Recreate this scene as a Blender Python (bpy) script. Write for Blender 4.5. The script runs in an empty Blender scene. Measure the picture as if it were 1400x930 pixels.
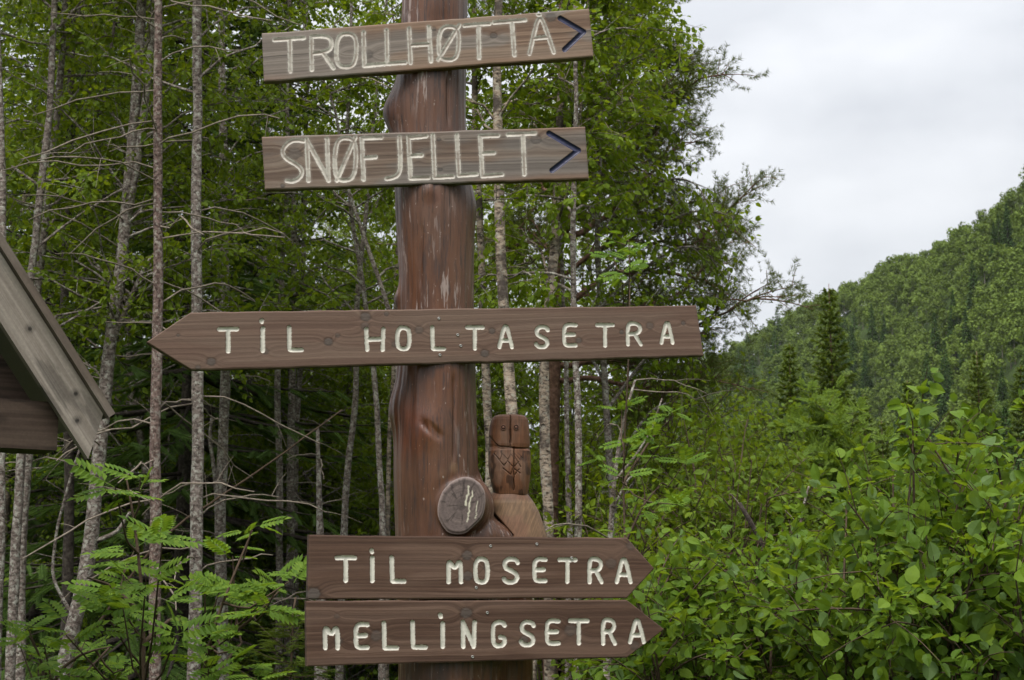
import bpy, math
import numpy as np
from math import radians, sin, cos, tan, pi
from mathutils import Vector

# ------------------------------------------------------------------ camera, sky, sun, exposure
scene = bpy.context.scene
COL = scene.collection
FPX = 2092.0                       # focal length in photo pixels (photo 1400 x 930)
PITCH = radians(9.7)
CAM = np.array([0.0, 0.0, 1.6])

cam_data = bpy.data.cameras.new("camera")
cam = bpy.data.objects.new("camera", cam_data)
COL.objects.link(cam)
cam.location = CAM
cam.rotation_euler = (pi / 2 + PITCH, 0, 0)
cam_data.sensor_width = 36.0
cam_data.lens = 36.0 * FPX / 1400.0
cam_data.clip_start = 0.05
cam_data.clip_end = 5000
cam_data.dof.use_dof = True
cam_data.dof.focus_distance = 4.6
cam_data.dof.aperture_fstop = 14.0
scene.camera = cam

SUN_EL, SUN_AZ = radians(58), radians(200)      # high soft sun behind the camera, a little to the left
world = bpy.data.worlds.new("World")
scene.world = world
world.use_nodes = True
wn, wl = world.node_tree.nodes, world.node_tree.links
wn.clear()
w_out = wn.new("ShaderNodeOutputWorld")
w_bg = wn.new("ShaderNodeBackground")
w_bg.inputs["Strength"].default_value = 0.1
w_sky = wn.new("ShaderNodeTexSky")
w_sky.sky_type = 'NISHITA'
w_sky.sun_disc = False
w_sky.sun_elevation = SUN_EL
w_sky.sun_rotation = SUN_AZ
w_tc = wn.new("ShaderNodeTexCoord")
w_map = wn.new("ShaderNodeMapping")
w_map.inputs["Scale"].default_value = (1.0, 1.0, 2.2)
w_n1 = wn.new("ShaderNodeTexNoise")
w_n1.inputs["Scale"].default_value = 4.2
w_n1.inputs["Detail"].default_value = 5
w_n1.inputs["Roughness"].default_value = 0.5
w_ramp = wn.new("ShaderNodeValToRGB")
w_ramp.color_ramp.elements[0].position = 0.33
w_ramp.color_ramp.elements[0].color = (2.62, 2.68, 2.80, 1)
w_ramp.color_ramp.elements[1].position = 0.66
w_ramp.color_ramp.elements[1].color = (3.85, 3.88, 3.94, 1)
w_sep = wn.new("ShaderNodeSeparateXYZ")
w_grad = wn.new("ShaderNodeMapRange")           # overcast sky: brighter overhead than at the horizon
w_grad.inputs["From Min"].default_value = 0.25
w_grad.inputs["From Max"].default_value = 1.0
w_grad.inputs["To Min"].default_value = 1.0
w_grad.inputs["To Max"].default_value = 3.0
w_mul = wn.new("ShaderNodeVectorMath"); w_mul.operation = 'SCALE'
w_mix = wn.new("ShaderNodeMixRGB"); w_mix.inputs[0].default_value = 0.93
wl.new(w_tc.outputs["Generated"], w_map.inputs["Vector"])
wl.new(w_map.outputs[0], w_n1.inputs["Vector"])
wl.new(w_n1.outputs["Fac"], w_ramp.inputs[0])
wl.new(w_tc.outputs["Generated"], w_sep.inputs[0])
wl.new(w_sep.outputs["Z"], w_grad.inputs["Value"])
wl.new(w_ramp.outputs[0], w_mul.inputs[0])
wl.new(w_grad.outputs[0], w_mul.inputs["Scale"])
wl.new(w_sky.outputs[0], w_mix.inputs[1])
wl.new(w_mul.outputs[0], w_mix.inputs[2])
wl.new(w_mix.outputs[0], w_bg.inputs["Color"])
wl.new(w_bg.outputs[0], w_out.inputs["Surface"])

sun_data = bpy.data.lights.new("sun", 'SUN')
sun = bpy.data.objects.new("sun", sun_data)
COL.objects.link(sun)
sun_data.energy = 1.5
sun_data.angle = radians(28)
sun_data.color = (1.0, 0.965, 0.91)
# direction to the sun: azimuth measured from +Y clockwise
sd = Vector((sin(SUN_AZ) * cos(SUN_EL), cos(SUN_AZ) * cos(SUN_EL), sin(SUN_EL)))
sun.rotation_euler = sd.to_track_quat('Z', 'Y').to_euler()

scene.view_settings.view_transform = 'Standard'
scene.view_settings.look = 'None'
scene.view_settings.gamma = 1.0
scene.view_settings.exposure = 1.3
scene.view_settings.use_curve_mapping = False
scene.cycles.max_bounces = 8
scene.cycles.diffuse_bounces = 4
scene.cycles.glossy_bounces = 2
scene.cycles.transmission_bounces = 4
scene.cycles.volume_bounces = 0
scene.cycles.caustics_reflective = False
scene.cycles.caustics_refractive = False

# ------------------------------------------------------------------ pixel rays and numpy helpers
FWD = np.array([0, cos(PITCH), sin(PITCH)])
UPV = np.array([0, -sin(PITCH), cos(PITCH)])
RGT = np.array([1.0, 0, 0])

def ray(px, py):
    return (px - 700) / FPX * RGT + (465 - py) / FPX * UPV + FWD

def at(px, py, Y):
    d = ray(px, py)
    return CAM + d * (Y / d[1])

def on_plane(px, py, P0, N):
    d = ray(px, py)
    return CAM + d * (np.dot(P0 - CAM, N) / np.dot(d, N))

def unit(v):
    return v / np.maximum(np.linalg.norm(v, axis=-1, keepdims=True), 1e-9)

def _hash(ix, iy, iz, seed):
    h = (ix * 374761393 + iy * 668265263 + iz * 1274126177 + seed * 1442695041) & 0xffffffff
    h = ((h ^ (h >> 13)) * 1274126177) & 0xffffffff
    h = ((h ^ (h >> 16)) * 2246822519) & 0xffffffff
    return ((h ^ (h >> 15)) & 0xffff) / 65535.0

def vnoise(x, y, z=0.0, seed=0):
    x, y, z = np.broadcast_arrays(np.asarray(x, float), np.asarray(y, float), np.asarray(z, float))
    fx, fy, fz = np.floor(x), np.floor(y), np.floor(z)
    ix, iy, iz = fx.astype(np.int64), fy.astype(np.int64), fz.astype(np.int64)
    tx, ty, tz = x - fx, y - fy, z - fz
    tx, ty, tz = (t * t * (3 - 2 * t) for t in (tx, ty, tz))
    out = 0
    for dx in (0, 1):
        for dy in (0, 1):
            for dz in (0, 1):
                w = (tx if dx else 1 - tx) * (ty if dy else 1 - ty) * (tz if dz else 1 - tz)
                out = out + w * _hash(ix + dx, iy + dy, iz + dz, seed)
    return out

def fbm(x, y, z=0.0, seed=0, oct=4):
    s, a, t = 0, 0.5, 0
    for o in range(oct):
        s = s + a * vnoise(np.asarray(x) * 2 ** o, np.asarray(y) * 2 ** o, np.asarray(z) * 2 ** o, seed + o * 17)
        t += a
        a *= 0.5
    return s / t

def smooth01(x):
    x = np.clip(x, 0, 1)
    return x * x * (3 - 2 * x)

# ------------------------------------------------------------------ mesh building
class MB:
    """collects vertex/face arrays (quads and triangles) and links them as ONE mesh object"""
    def __init__(self):
        self.V, self.Q, self.T, self.n = [], [], [], 0
        self.mq, self.mt = [], []
        self.C = []
    def add(self, V, Q=None, T=None, mat=0, col=None):
        V = np.asarray(V, float).reshape(-1, 3)
        self.V.append(V)
        if Q is not None and len(Q):
            Q = np.asarray(Q, np.int64).reshape(-1, 4)
            self.Q.append(Q + self.n); self.mq.append(np.full(len(Q), mat))
        if T is not None and len(T):
            T = np.asarray(T, np.int64).reshape(-1, 3)
            self.T.append(T + self.n); self.mt.append(np.full(len(T), mat))
        if col is not None:
            self.C.append(np.asarray(col, float).reshape(-1, 3))
        self.n += len(V)
        return self
    def mesh(self, name, mats, smooth=False):
        V = np.concatenate(self.V) if self.V else np.zeros((0, 3))
        Q = np.concatenate(self.Q) if self.Q else np.zeros((0, 4), np.int64)
        T = np.concatenate(self.T) if self.T else np.zeros((0, 3), np.int64)
        me = bpy.data.meshes.new(name)
        me.vertices.add(len(V))
        me.vertices.foreach_set("co", V.astype(np.float32).ravel())
        nl = 4 * len(Q) + 3 * len(T)
        me.loops.add(nl)
        me.loops.foreach_set("vertex_index", np.concatenate([Q.ravel(), T.ravel()]).astype(np.int32))
        me.polygons.add(len(Q) + len(T))
        ls = np.concatenate([np.arange(len(Q)) * 4, 4 * len(Q) + np.arange(len(T)) * 3]).astype(np.int32)
        me.polygons.foreach_set("loop_start", ls)
        mi = np.concatenate(self.mq + self.mt) if (self.mq or self.mt) else np.zeros(0)
        me.polygons.foreach_set("material_index", mi.astype(np.int32))
        me.polygons.foreach_set("use_smooth", np.full(len(Q) + len(T), bool(smooth)))
        me.update(calc_edges=True)
        if self.C:
            c = np.concatenate(self.C)
            if len(c) == len(V):
                a = me.color_attributes.new("Col", 'FLOAT_COLOR', 'POINT')
                a.data.foreach_set("color", np.concatenate([c, np.ones((len(c), 1))], 1).astype(np.float32).ravel())
        for m in (mats if isinstance(mats, (list, tuple)) else [mats]):
            me.materials.append(m)
        return me
    def build(self, name, mats, parent=None, smooth=False):
        return link(name, self.mesh(name, mats, smooth), parent)

def link(name, me, parent=None, loc=None):
    o = bpy.data.objects.new(name, me)
    COL.objects.link(o)
    if parent is not None:
        o.parent = parent                     # parts keep coordinates relative to their thing
    if loc is not None:
        o.location = loc
    return o

def tag(o, label=None, cat=None, group=None, kind=None):
    if label: o["label"] = label
    if cat: o["category"] = cat
    if group: o["group"] = group
    if kind: o["kind"] = kind
    return o

def thing(name, label, cat, loc, group=None, rz=0.0):
    o = bpy.data.objects.new(name, None)
    COL.objects.link(o)
    o.empty_display_size = 0.2
    o.location = loc
    o.rotation_euler = (0, 0, rz)
    return tag(o, label, cat, group)

def copy_tree(o, parent=None):
    c = o.copy()
    COL.objects.link(c)
    if parent is not None:
        c.parent = parent
    for ch in list(o.children):
        copy_tree(ch, c)
    return c

def tubes(P, R, s=6, caps=False):
    """P (n,k,3) polylines, R (n,k) radii -> verts, quads, tris for n tubes with s sides"""
    P = np.asarray(P, float); R = np.asarray(R, float)
    n, k, _ = P.shape
    t = np.empty_like(P)
    t[:, 1:-1] = P[:, 2:] - P[:, :-2]
    t[:, 0] = P[:, 1] - P[:, 0]; t[:, -1] = P[:, -1] - P[:, -2]
    t = unit(t)
    m = unit(P[:, -1] - P[:, 0])
    ref = np.where(np.abs(m[:, 2:3]) > 0.8, np.array([[1.0, 0, 0]]), np.array([[0, 0, 1.0]]))[:, None, :]
    a = unit(np.cross(t, np.broadcast_to(ref, t.shape)))
    b = np.cross(t, a)
    ang = np.arange(s) / s * 2 * pi
    V = P[:, :, None, :] + R[:, :, None, None] * (np.cos(ang)[None, None, :, None] * a[:, :, None, :] + np.sin(ang)[None, None, :, None] * b[:, :, None, :])
    idx = np.arange(n * k * s).reshape(n, k, s)
    i0 = idx[:, :-1, :]; i1 = idx[:, 1:, :]
    Q = np.stack([i0, np.roll(i0, -1, 2), np.roll(i1, -1, 2), i1], -1).reshape(-1, 4)
    V = V.reshape(-1, 3); T = None
    if caps:
        c0 = P[:, 0]; c1 = P[:, -1]
        base = len(V)
        V = np.concatenate([V, c0, c1])
        T0 = np.stack([np.broadcast_to((base + np.arange(n))[:, None], (n, s)), np.roll(idx[:, 0], -1, 1), idx[:, 0]], -1).reshape(-1, 3)
        T1 = np.stack([np.broadcast_to((base + n + np.arange(n))[:, None], (n, s)), idx[:, -1], np.roll(idx[:, -1], -1, 1)], -1).reshape(-1, 3)
        T = np.concatenate([T0, T1])
    return V, Q, T

def box_arrays(lo, hi, M=None, o=None, bev=0.0):
    """chamfered box between lo and hi; M rows = axes, o origin"""
    lo = np.array(lo, float); hi = np.array(hi, float)
    V = []; 
    b = bev
    c = (lo + hi) / 2; h = (hi - lo) / 2
    for sx in (-1, 1):
        for sy in (-1, 1):
            for sz in (-1, 1):
                for ax in range(3):
                    q = h.copy() - b
                    q[ax] = h[ax]
                    V.append(c + q * np.array([sx, sy, sz]))
    V = np.array(V)
    def vi(sx, sy, sz, ax): return ((sx > 0) * 4 + (sy > 0) * 2 + (sz > 0)) * 3 + ax
    Q, T = [], []
    for ax in range(3):
        o1, o2 = [(1, 2), (2, 0), (0, 1)][ax]
        for s in (-1, 1):
            f = []
            for (a1, a2) in ((-1, -1), (1, -1), (1, 1), (-1, 1)):
                sg = [0, 0, 0]; sg[ax] = s; sg[o1] = a1; sg[o2] = a2
                f.append(vi(*sg, ax))
            Q.append(f if s > 0 else f[::-1])
    for ax in range(3):                       # edges parallel to ax
        o1, o2 = [(1, 2), (2, 0), (0, 1)][ax]
        for s1 in (-1, 1):
            for s2 in (-1, 1):
                def sg(a):
                    r = [0, 0, 0]; r[ax] = a; r[o1] = s1; r[o2] = s2
                    return r
                f = [vi(*sg(-1), o1), vi(*sg(1), o1), vi(*sg(1), o2), vi(*sg(-1), o2)]
                Q.append(f if s1 * s2 < 0 else f[::-1])
    for sx in (-1, 1):
        for sy in (-1, 1):
            for sz in (-1, 1):
                f = [vi(sx, sy, sz, 0), vi(sx, sy, sz, 1), vi(sx, sy, sz, 2)]
                T.append(f if sx * sy * sz > 0 else f[::-1])
    if M is not None:
        V = V @ np.asarray(M) + np.asarray(o)
    return V, np.array(Q), np.array(T)

# ------------------------------------------------------------------ materials
def new_mat(name):
    m = bpy.data.materials.new(name)
    m.use_nodes = True
    nt = m.node_tree
    nt.nodes.clear()
    return m, nt.nodes, nt.links

def ramp(nodes, stops):
    r = nodes.new("ShaderNodeValToRGB")
    e = r.color_ramp.elements
    while len(e) < len(stops): e.new(0.5)
    for i, (p, c) in enumerate(stops):
        e[i].position = p
        e[i].color = (*c, 1)
    return r

def noise(nodes, links, scale, detail=4, rough=0.55, vec=None, dist=0.0):
    n = nodes.new("ShaderNodeTexNoise")
    n.inputs["Scale"].default_value = scale
    n.inputs["Detail"].default_value = detail
    n.inputs["Roughness"].default_value = rough
    n.inputs["Distortion"].default_value = dist
    if vec is not None: links.new(vec, n.inputs["Vector"])
    return n

def mapped(nodes, links, scale, coord="Object"):
    tc = nodes.new("ShaderNodeTexCoord")
    mp = nodes.new("ShaderNodeMapping")
    mp.inputs["Scale"].default_value = scale
    links.new(tc.outputs[coord], mp.inputs["Vector"])
    return mp.outputs[0]

def mixc(nodes, links, fac, a, b, mode='MIX'):
    m = nodes.new("ShaderNodeMixRGB"); m.blend_type = mode
    for i, v in ((0, fac), (1, a), (2, b)):
        if hasattr(v, "is_linked"): links.new(v, m.inputs[i])
        elif i == 0: m.inputs[0].default_value = v
        else: m.inputs[i].default_value = (*v, 1)
    return m.outputs[0]

def finish(nodes, links, color, rough=0.8, spec=0.3, bump=None, bump_str=0.3, bump_dist=0.01):
    p = nodes.new("ShaderNodeBsdfPrincipled")
    o = nodes.new("ShaderNodeOutputMaterial")
    if hasattr(color, "is_linked"): links.new(color, p.inputs["Base Color"])
    else: p.inputs["Base Color"].default_value = (*color, 1)
    p.inputs["Roughness"].default_value = rough
    p.inputs["Specular IOR Level"].default_value = spec
    if bump is not None:
        b = nodes.new("ShaderNodeBump")
        b.inputs["Strength"].default_value = bump_str
        b.inputs["Distance"].default_value = bump_dist
        links.new(bump, b.inputs["Height"])
        links.new(b.outputs[0], p.inputs["Normal"])
    links.new(p.outputs[0], o.inputs[0])
    return p

def leaf_mat(name, dark, mid, light, trans=0.35, rough=0.45, spec=0.35, under=None, tree_var=0.25):
    m, N, L = new_mat(name)
    g = N.new("ShaderNodeNewGeometry")
    r = ramp(N, [(0.0, dark), (0.5, mid), (1.0, light)])
    oi = N.new("ShaderNodeObjectInfo")
    mth = N.new("ShaderNodeMath"); mth.operation = 'MULTIPLY_ADD'
    mth.inputs[1].default_value = 1.0 - tree_var
    sub = N.new("ShaderNodeMath"); sub.operation = 'MULTIPLY'
    sub.inputs[1].default_value = tree_var
    L.new(oi.outputs["Random"], sub.inputs[0])
    L.new(g.outputs["Random Per Island"], mth.inputs[0])
    L.new(sub.outputs[0], mth.inputs[2])
    L.new(mth.outputs[0], r.inputs[0])
    c = r.outputs[0]
    if under is not None:
        c = mixc(N, L, g.outputs["Backfacing"], c, under)
    p = N.new("ShaderNodeBsdfPrincipled")
    L.new(c, p.inputs["Base Color"])
    p.inputs["Roughness"].default_value = rough + .1
    p.inputs["Specular IOR Level"].default_value = spec * .55
    t = N.new("ShaderNodeBsdfTranslucent")
    tc = mixc(N, L, 0.75, r.outputs[0], (1.5, 1.25, 0.35), 'MULTIPLY')
    L.new(tc, t.inputs["Color"])
    mx = N.new("ShaderNodeMixShader"); mx.inputs[0].default_value = trans
    L.new(p.outputs[0], mx.inputs[1]); L.new(t.outputs[0], mx.inputs[2])
    o = N.new("ShaderNodeOutputMaterial")
    L.new(mx.outputs[0], o.inputs[0])
    return m

def bark_mat(name, stops, hscale=(6, 6, 30), scale=3.0, bump=0.5, rough=0.9, lichen=None, patch=None):
    m, N, L = new_mat(name)
    v = mapped(N, L, hscale)
    n1 = noise(N, L, scale, 5, 0.65, v, 0.3)
    r = ramp(N, stops)
    L.new(n1.outputs["Fac"], r.inputs[0])
    c = r.outputs[0]
    v2 = mapped(N, L, (1, 1, 1))
    if lichen is not None:
        n2 = noise(N, L, 32, 5, 0.75, v2)
        rr = ramp(N, [(0.53, (0, 0, 0)), (0.58, (.85, .85, .85))])
        L.new(n2.outputs["Fac"], rr.inputs[0])
        c = mixc(N, L, rr.outputs[0], c, lichen)
    if patch is not None:                                     # large dark rough patches up and down the trunk
        n3 = noise(N, L, 4.5, 3, 0.6, v2)
        rr = ramp(N, [(0.5, (0, 0, 0)), (0.6, (1, 1, 1))])
        L.new(n3.outputs["Fac"], rr.inputs[0])
        c = mixc(N, L, rr.outputs[0], c, patch)
    finish(N, L, c, rough, 0.15, n1.outputs["Fac"], bump, 0.02)
    return m

def vcol_wood(name, rough=0.75, spec=0.25, grain=(3, 3, 3), gscale=60, gamt=0.25, bump=0.15):
    """wood whose grain colours are worked out per vertex, with fine fibre noise on top"""
    m, N, L = new_mat(name)
    a = N.new("ShaderNodeAttribute"); a.attribute_name = "Col"
    v = mapped(N, L, grain)
    n1 = noise(N, L, gscale, 4, 0.7, v)
    r = ramp(N, [(0.25, (1 - gamt,) * 3), (0.75, (1 + gamt,) * 3)])
    L.new(n1.outputs["Fac"], r.inputs[0])
    c = mixc(N, L, 1.0, a.outputs["Color"], r.outputs[0], 'MULTIPLY')
    finish(N, L, c, rough, spec, n1.outputs["Fac"], bump, 0.002)
    return m

M = {}
M['birch_leaf'] = leaf_mat("birch_leaf", (0.074, 0.119, 0.012), (0.129, 0.194, 0.015), (0.189, 0.264, 0.022), 0.5)
M['lit_birch_leaf'] = leaf_mat("lit_birch_leaf", (0.093, 0.148, 0.012), (0.144, 0.218, 0.017), (0.209, 0.292, 0.024), 0.5)  # birch leaf with the light coming into the wood put into its colour
M['willow_leaf'] = leaf_mat("willow_leaf", (0.062, 0.117, 0.014), (0.104, 0.183, 0.017), (0.171, 0.261, 0.025), 0.45, 0.45, 0.3, under=(0.124, 0.200, 0.064))
M['rowan_leaf'] = leaf_mat("rowan_leaf", (0.084, 0.163, 0.020), (0.129, 0.224, 0.025), (0.187, 0.278, 0.031), 0.45, 0.5, 0.3, under=(0.129, 0.218, 0.050))
M['spruce_needle'] = leaf_mat("spruce_needle", (0.039, 0.077, 0.018), (0.066, 0.117, 0.025), (0.100, 0.167, 0.034), 0.2, 0.6, 0.2)
M['young_spruce'] = leaf_mat("young_spruce", (0.064, 0.102, 0.018), (0.098, 0.144, 0.022), (0.140, 0.196, 0.030), 0.3, 0.6, 0.2)
M['pine_needle'] = leaf_mat("pine_needle", (0.060, 0.085, 0.018), (0.090, 0.120, 0.026), (0.125, 0.150, 0.034), 0.25, 0.55, 0.25)
M['far_leaf'] = leaf_mat("far_leaf", (0.044, 0.076, 0.016), (0.102, 0.156, 0.028), (0.168, 0.228, 0.041), 0.15, 0.6, 0.2, tree_var=0.75)
M['far_deep'] = leaf_mat("far_deep", (0.036, 0.067, 0.015), (0.081, 0.125, 0.024), (0.137, 0.180, 0.033), 0.12, 0.6, 0.2, tree_var=0.7)
M['far_grey'] = leaf_mat("far_grey", (0.075, 0.121, 0.076), (0.102, 0.156, 0.102), (0.130, 0.182, 0.115), 0.25, 0.6, 0.2, tree_var=0.5)
M['far_spruce'] = leaf_mat("far_spruce", (0.035, 0.070, 0.020), (0.053, 0.100, 0.025), (0.077, 0.133, 0.031), 0.15, 0.7, 0.15, tree_var=0.4)
M['valley_leaf'] = leaf_mat("valley_leaf", (0.076, 0.125, 0.017), (0.117, 0.184, 0.022), (0.163, 0.240, 0.031), 0.45, 0.55, 0.25, tree_var=0.4)
M['under_leaf'] = leaf_mat("under_leaf", (0.050, 0.098, 0.013), (0.090, 0.156, 0.018), (0.127, 0.204, 0.025), 0.4, 0.55, 0.25)
M['grass_blade'] = leaf_mat("grass_blade", (0.046, 0.121, 0.019), (0.075, 0.182, 0.025), (0.121, 0.242, 0.038), 0.4, 0.5, 0.3)
M['birch_bark'] = bark_mat("birch_bark", [(0.36, (0.030, 0.022, 0.018)), (0.45, (0.15, 0.115, 0.09)), (0.55, (0.34, 0.265, 0.20)), (0.70, (0.46, 0.38, 0.30))], (14, 14, 34), 1.8, 0.5, 0.85, (0.36, 0.33, 0.27), (0.075, 0.060, 0.050))
M['grey_bark'] = bark_mat("grey_bark", [(0.36, (0.05, 0.038, 0.032)), (0.48, (0.135, 0.108, 0.092)), (0.60, (0.24, 0.20, 0.175)), (0.72, (0.36, 0.31, 0.27))], (17, 17, 26), 2.2, 0.7, 0.9, (0.37, 0.36, 0.31))
M['scaly_bark'] = bark_mat("scaly_bark", [(0.36, (0.045, 0.030, 0.025)), (0.5, (0.135, 0.092, 0.078)), (0.66, (0.24, 0.175, 0.150))], (16, 16, 16), 3.2, 0.9, 0.95, (0.30, 0.27, 0.23))
M['dark_bark'] = bark_mat("dark_bark", [(0.3, (0.018, 0.014, 0.012)), (0.5, (0.045, 0.036, 0.030)), (0.7, (0.10, 0.085, 0.07))], (8, 8, 8), 4.0, 0.8, 0.95)
M['pine_bark'] = bark_mat("pine_bark", [(0.3, (0.06, 0.035, 0.025)), (0.5, (0.15, 0.085, 0.06)), (0.7, (0.26, 0.16, 0.12))], (7, 7, 7), 3.5, 0.7, 0.9)
M['twig'] = bark_mat("twig", [(0.3, (0.045, 0.030, 0.020)), (0.7, (0.117, 0.081, 0.056))], (5, 5, 5), 8, 0.2)
M['dead_twig'] = bark_mat("dead_twig", [(0.3, (0.096, 0.076, 0.059)), (0.7, (0.272, 0.228, 0.182))], (5, 5, 5), 8, 0.2)
M['mast'] = None

def wbuild(mb, name, mats, parent=None, smooth=False):
    """build from world coordinates under a parent that is only translated"""
    off = np.zeros(3); p = parent
    while p is not None:
        off += np.array(p.location); p = p.parent
    mb.V = [v - off for v in mb.V]
    return mb.build(name, mats, parent, smooth)

# ------------------------------------------------------------------ terrain
TH_K = np.array([-180, -60, -25, 0, 6, 8.3, 9.9, 12.0, 14.4, 16.2, 19.0, 25, 40, 90, 180.0])
SKY_PX = [(960, 512), (1040, 478), (1110, 440), (1210, 395), (1290, 352), (1400, 280)]
def _te(px, py):
    d = ray(px, py); return d[2] / math.hypot(d[0], d[1])
def _az(px, py):
    d = ray(px, py); return math.degrees(math.atan2(d[0], d[1]))
AZ_S = np.array([_az(*p) for p in SKY_PX]); TE_S = np.array([_te(*p) for p in SKY_PX])
A_K = np.concatenate([[-180, -60, -25, 0], AZ_S, [25, 40, 90, 180]])
TE_K = np.concatenate([[0.05, 0.05, 0.07, 0.10], TE_S, [0.33, 0.36, 0.2, 0.05]])
R0_K = np.concatenate([[400, 400, 430, 430], np.interp(AZ_S, [7, 19], [420, 220]), [190, 170, 200, 300]])
SLOPE = 0.55

def hill_params(th):
    te = np.interp(th, A_K, TE_K); r0 = np.interp(th, A_K, R0_K)
    rc = SLOPE * r0 / (SLOPE - te)
    te = te - 8.0 / rc                                  # the trees on the crest make up the rest
    rc = SLOPE * r0 / (SLOPE - te)
    return te, r0, rc

def gz(x, y):
    x = np.asarray(x, float); y = np.asarray(y, float)
    r = np.hypot(x, y); th = np.degrees(np.arctan2(x, y))
    te, r0, rc = hill_params(th)
    base = 0.05 * np.clip(r - 6, 0, 45) + 0.02 * np.clip(r - 51, 0, 200)
    base = base + 0.25 * (fbm(x * 0.12, y * 0.12, 0, 3, 3) - 0.5) * np.clip((r - 5) / 6, 0, 1)
    h = SLOPE * (r - r0)
    hc = SLOPE * (rc - r0)
    k = 6.0
    h = np.where(h > -40, k * np.log1p(np.exp(np.clip(h / k, -30, 30))), 0)       # soft foot
    h = np.minimum(h, hc + 0.03 * (r - rc))
    h = np.maximum(h, 0) * (0.93 + 0.14 * fbm(x * 0.02, y * 0.02, 0, 9, 3))
    return base + h * smooth01((r - 30) / 40)

def ground():
    nr, na = 170, 480
    rr = np.concatenate([[0.0], np.geomspace(0.6, 2600, nr - 1)])
    th = np.linspace(0, 2 * pi, na, endpoint=False)
    R, T = np.meshgrid(rr, th, indexing='ij')
    X, Y = R * np.sin(T), R * np.cos(T)
    Z = gz(X, Y)
    V = np.stack([X, Y, Z], -1).reshape(-1, 3)
    idx = np.arange(nr * na).reshape(nr, na)
    Q = np.stack([idx[:-1], np.roll(idx[:-1], -1, 1), np.roll(idx[1:], -1, 1), idx[1:]], -1).reshape(-1, 4)[:, ::-1]
    m, N, L = new_mat("forest_ground")
    v = mapped(N, L, (1, 1, 1))
    n1 = noise(N, L, 0.9, 6, 0.7, v)
    n2 = noise(N, L, 14, 5, 0.7, v)
    c = ramp(N, [(0.3, (0.028, 0.036, 0.014)), (0.5, (0.045, 0.070, 0.018)), (0.7, (0.060, 0.095, 0.022))])
    L.new(n1.outputs["Fac"], c.inputs[0])
    c2 = ramp(N, [(0.35, (0.5, 0.5, 0.5)), (0.65, (1.4, 1.4, 1.4))])
    L.new(n2.outputs["Fac"], c2.inputs[0])
    cc = mixc(N, L, 1.0, c.outputs[0], c2.outputs[0], 'MULTIPLY')
    finish(N, L, cc, 0.95, 0.1, n2.outputs["Fac"], 0.8, 0.05)
    o = MB().add(V, Q).build("ground", m, None, True)
    tag(o, "mossy forest floor and grassy valley rising to the wooded hillside", None, None, "structure")
ground()

# ------------------------------------------------------------------ signpost
AXIS = np.array([at(596, 500, 4.72)[0], 4.72, 0.0])
post_loc = np.array([AXIS[0], AXIS[1], float(gz(AXIS[0], AXIS[1]))])
signpost = thing("signpost", "tall red-brown tree-trunk signpost with five carved wooden direction boards and an owl", "signpost", post_loc)

def remesh(V, Q, T, voxel, iters=6):
    mb = MB().add(V, Q, T)
    me = mb.mesh("tmp", [])
    o = bpy.data.objects.new("tmp", me); COL.objects.link(o)
    md = o.modifiers.new("r", 'REMESH'); md.mode = 'VOXEL'; md.voxel_size = voxel
    ms = o.modifiers.new("s", 'SMOOTH'); ms.factor = 0.5; ms.iterations = iters
    dg = bpy.context.evaluated_depsgraph_get()
    ev = o.evaluated_get(dg); m2 = ev.to_mesh()
    n = len(m2.vertices); co = np.empty(n * 3, np.float32); m2.vertices.foreach_get("co", co)
    npoly = len(m2.polygons)
    tot = np.empty(npoly, np.int32); m2.polygons.foreach_get("loop_total", tot)
    li = np.empty(len(m2.loops), np.int32); m2.loops.foreach_get("vertex_index", li)
    assert (tot == 4).all()
    Qn = li.reshape(-1, 4).astype(np.int64)
    ev.to_mesh_clear()
    bpy.data.objects.remove(o); bpy.data.meshes.remove(me)
    return co.reshape(-1, 3).astype(float), Qn

def vnormals(V, Q):
    n = np.cross(V[Q[:, 2]] - V[Q[:, 0]], V[Q[:, 3]] - V[Q[:, 1]])
    out = np.zeros_like(V)
    for k in range(4): np.add.at(out, Q[:, k], n)
    return unit(out)

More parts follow.
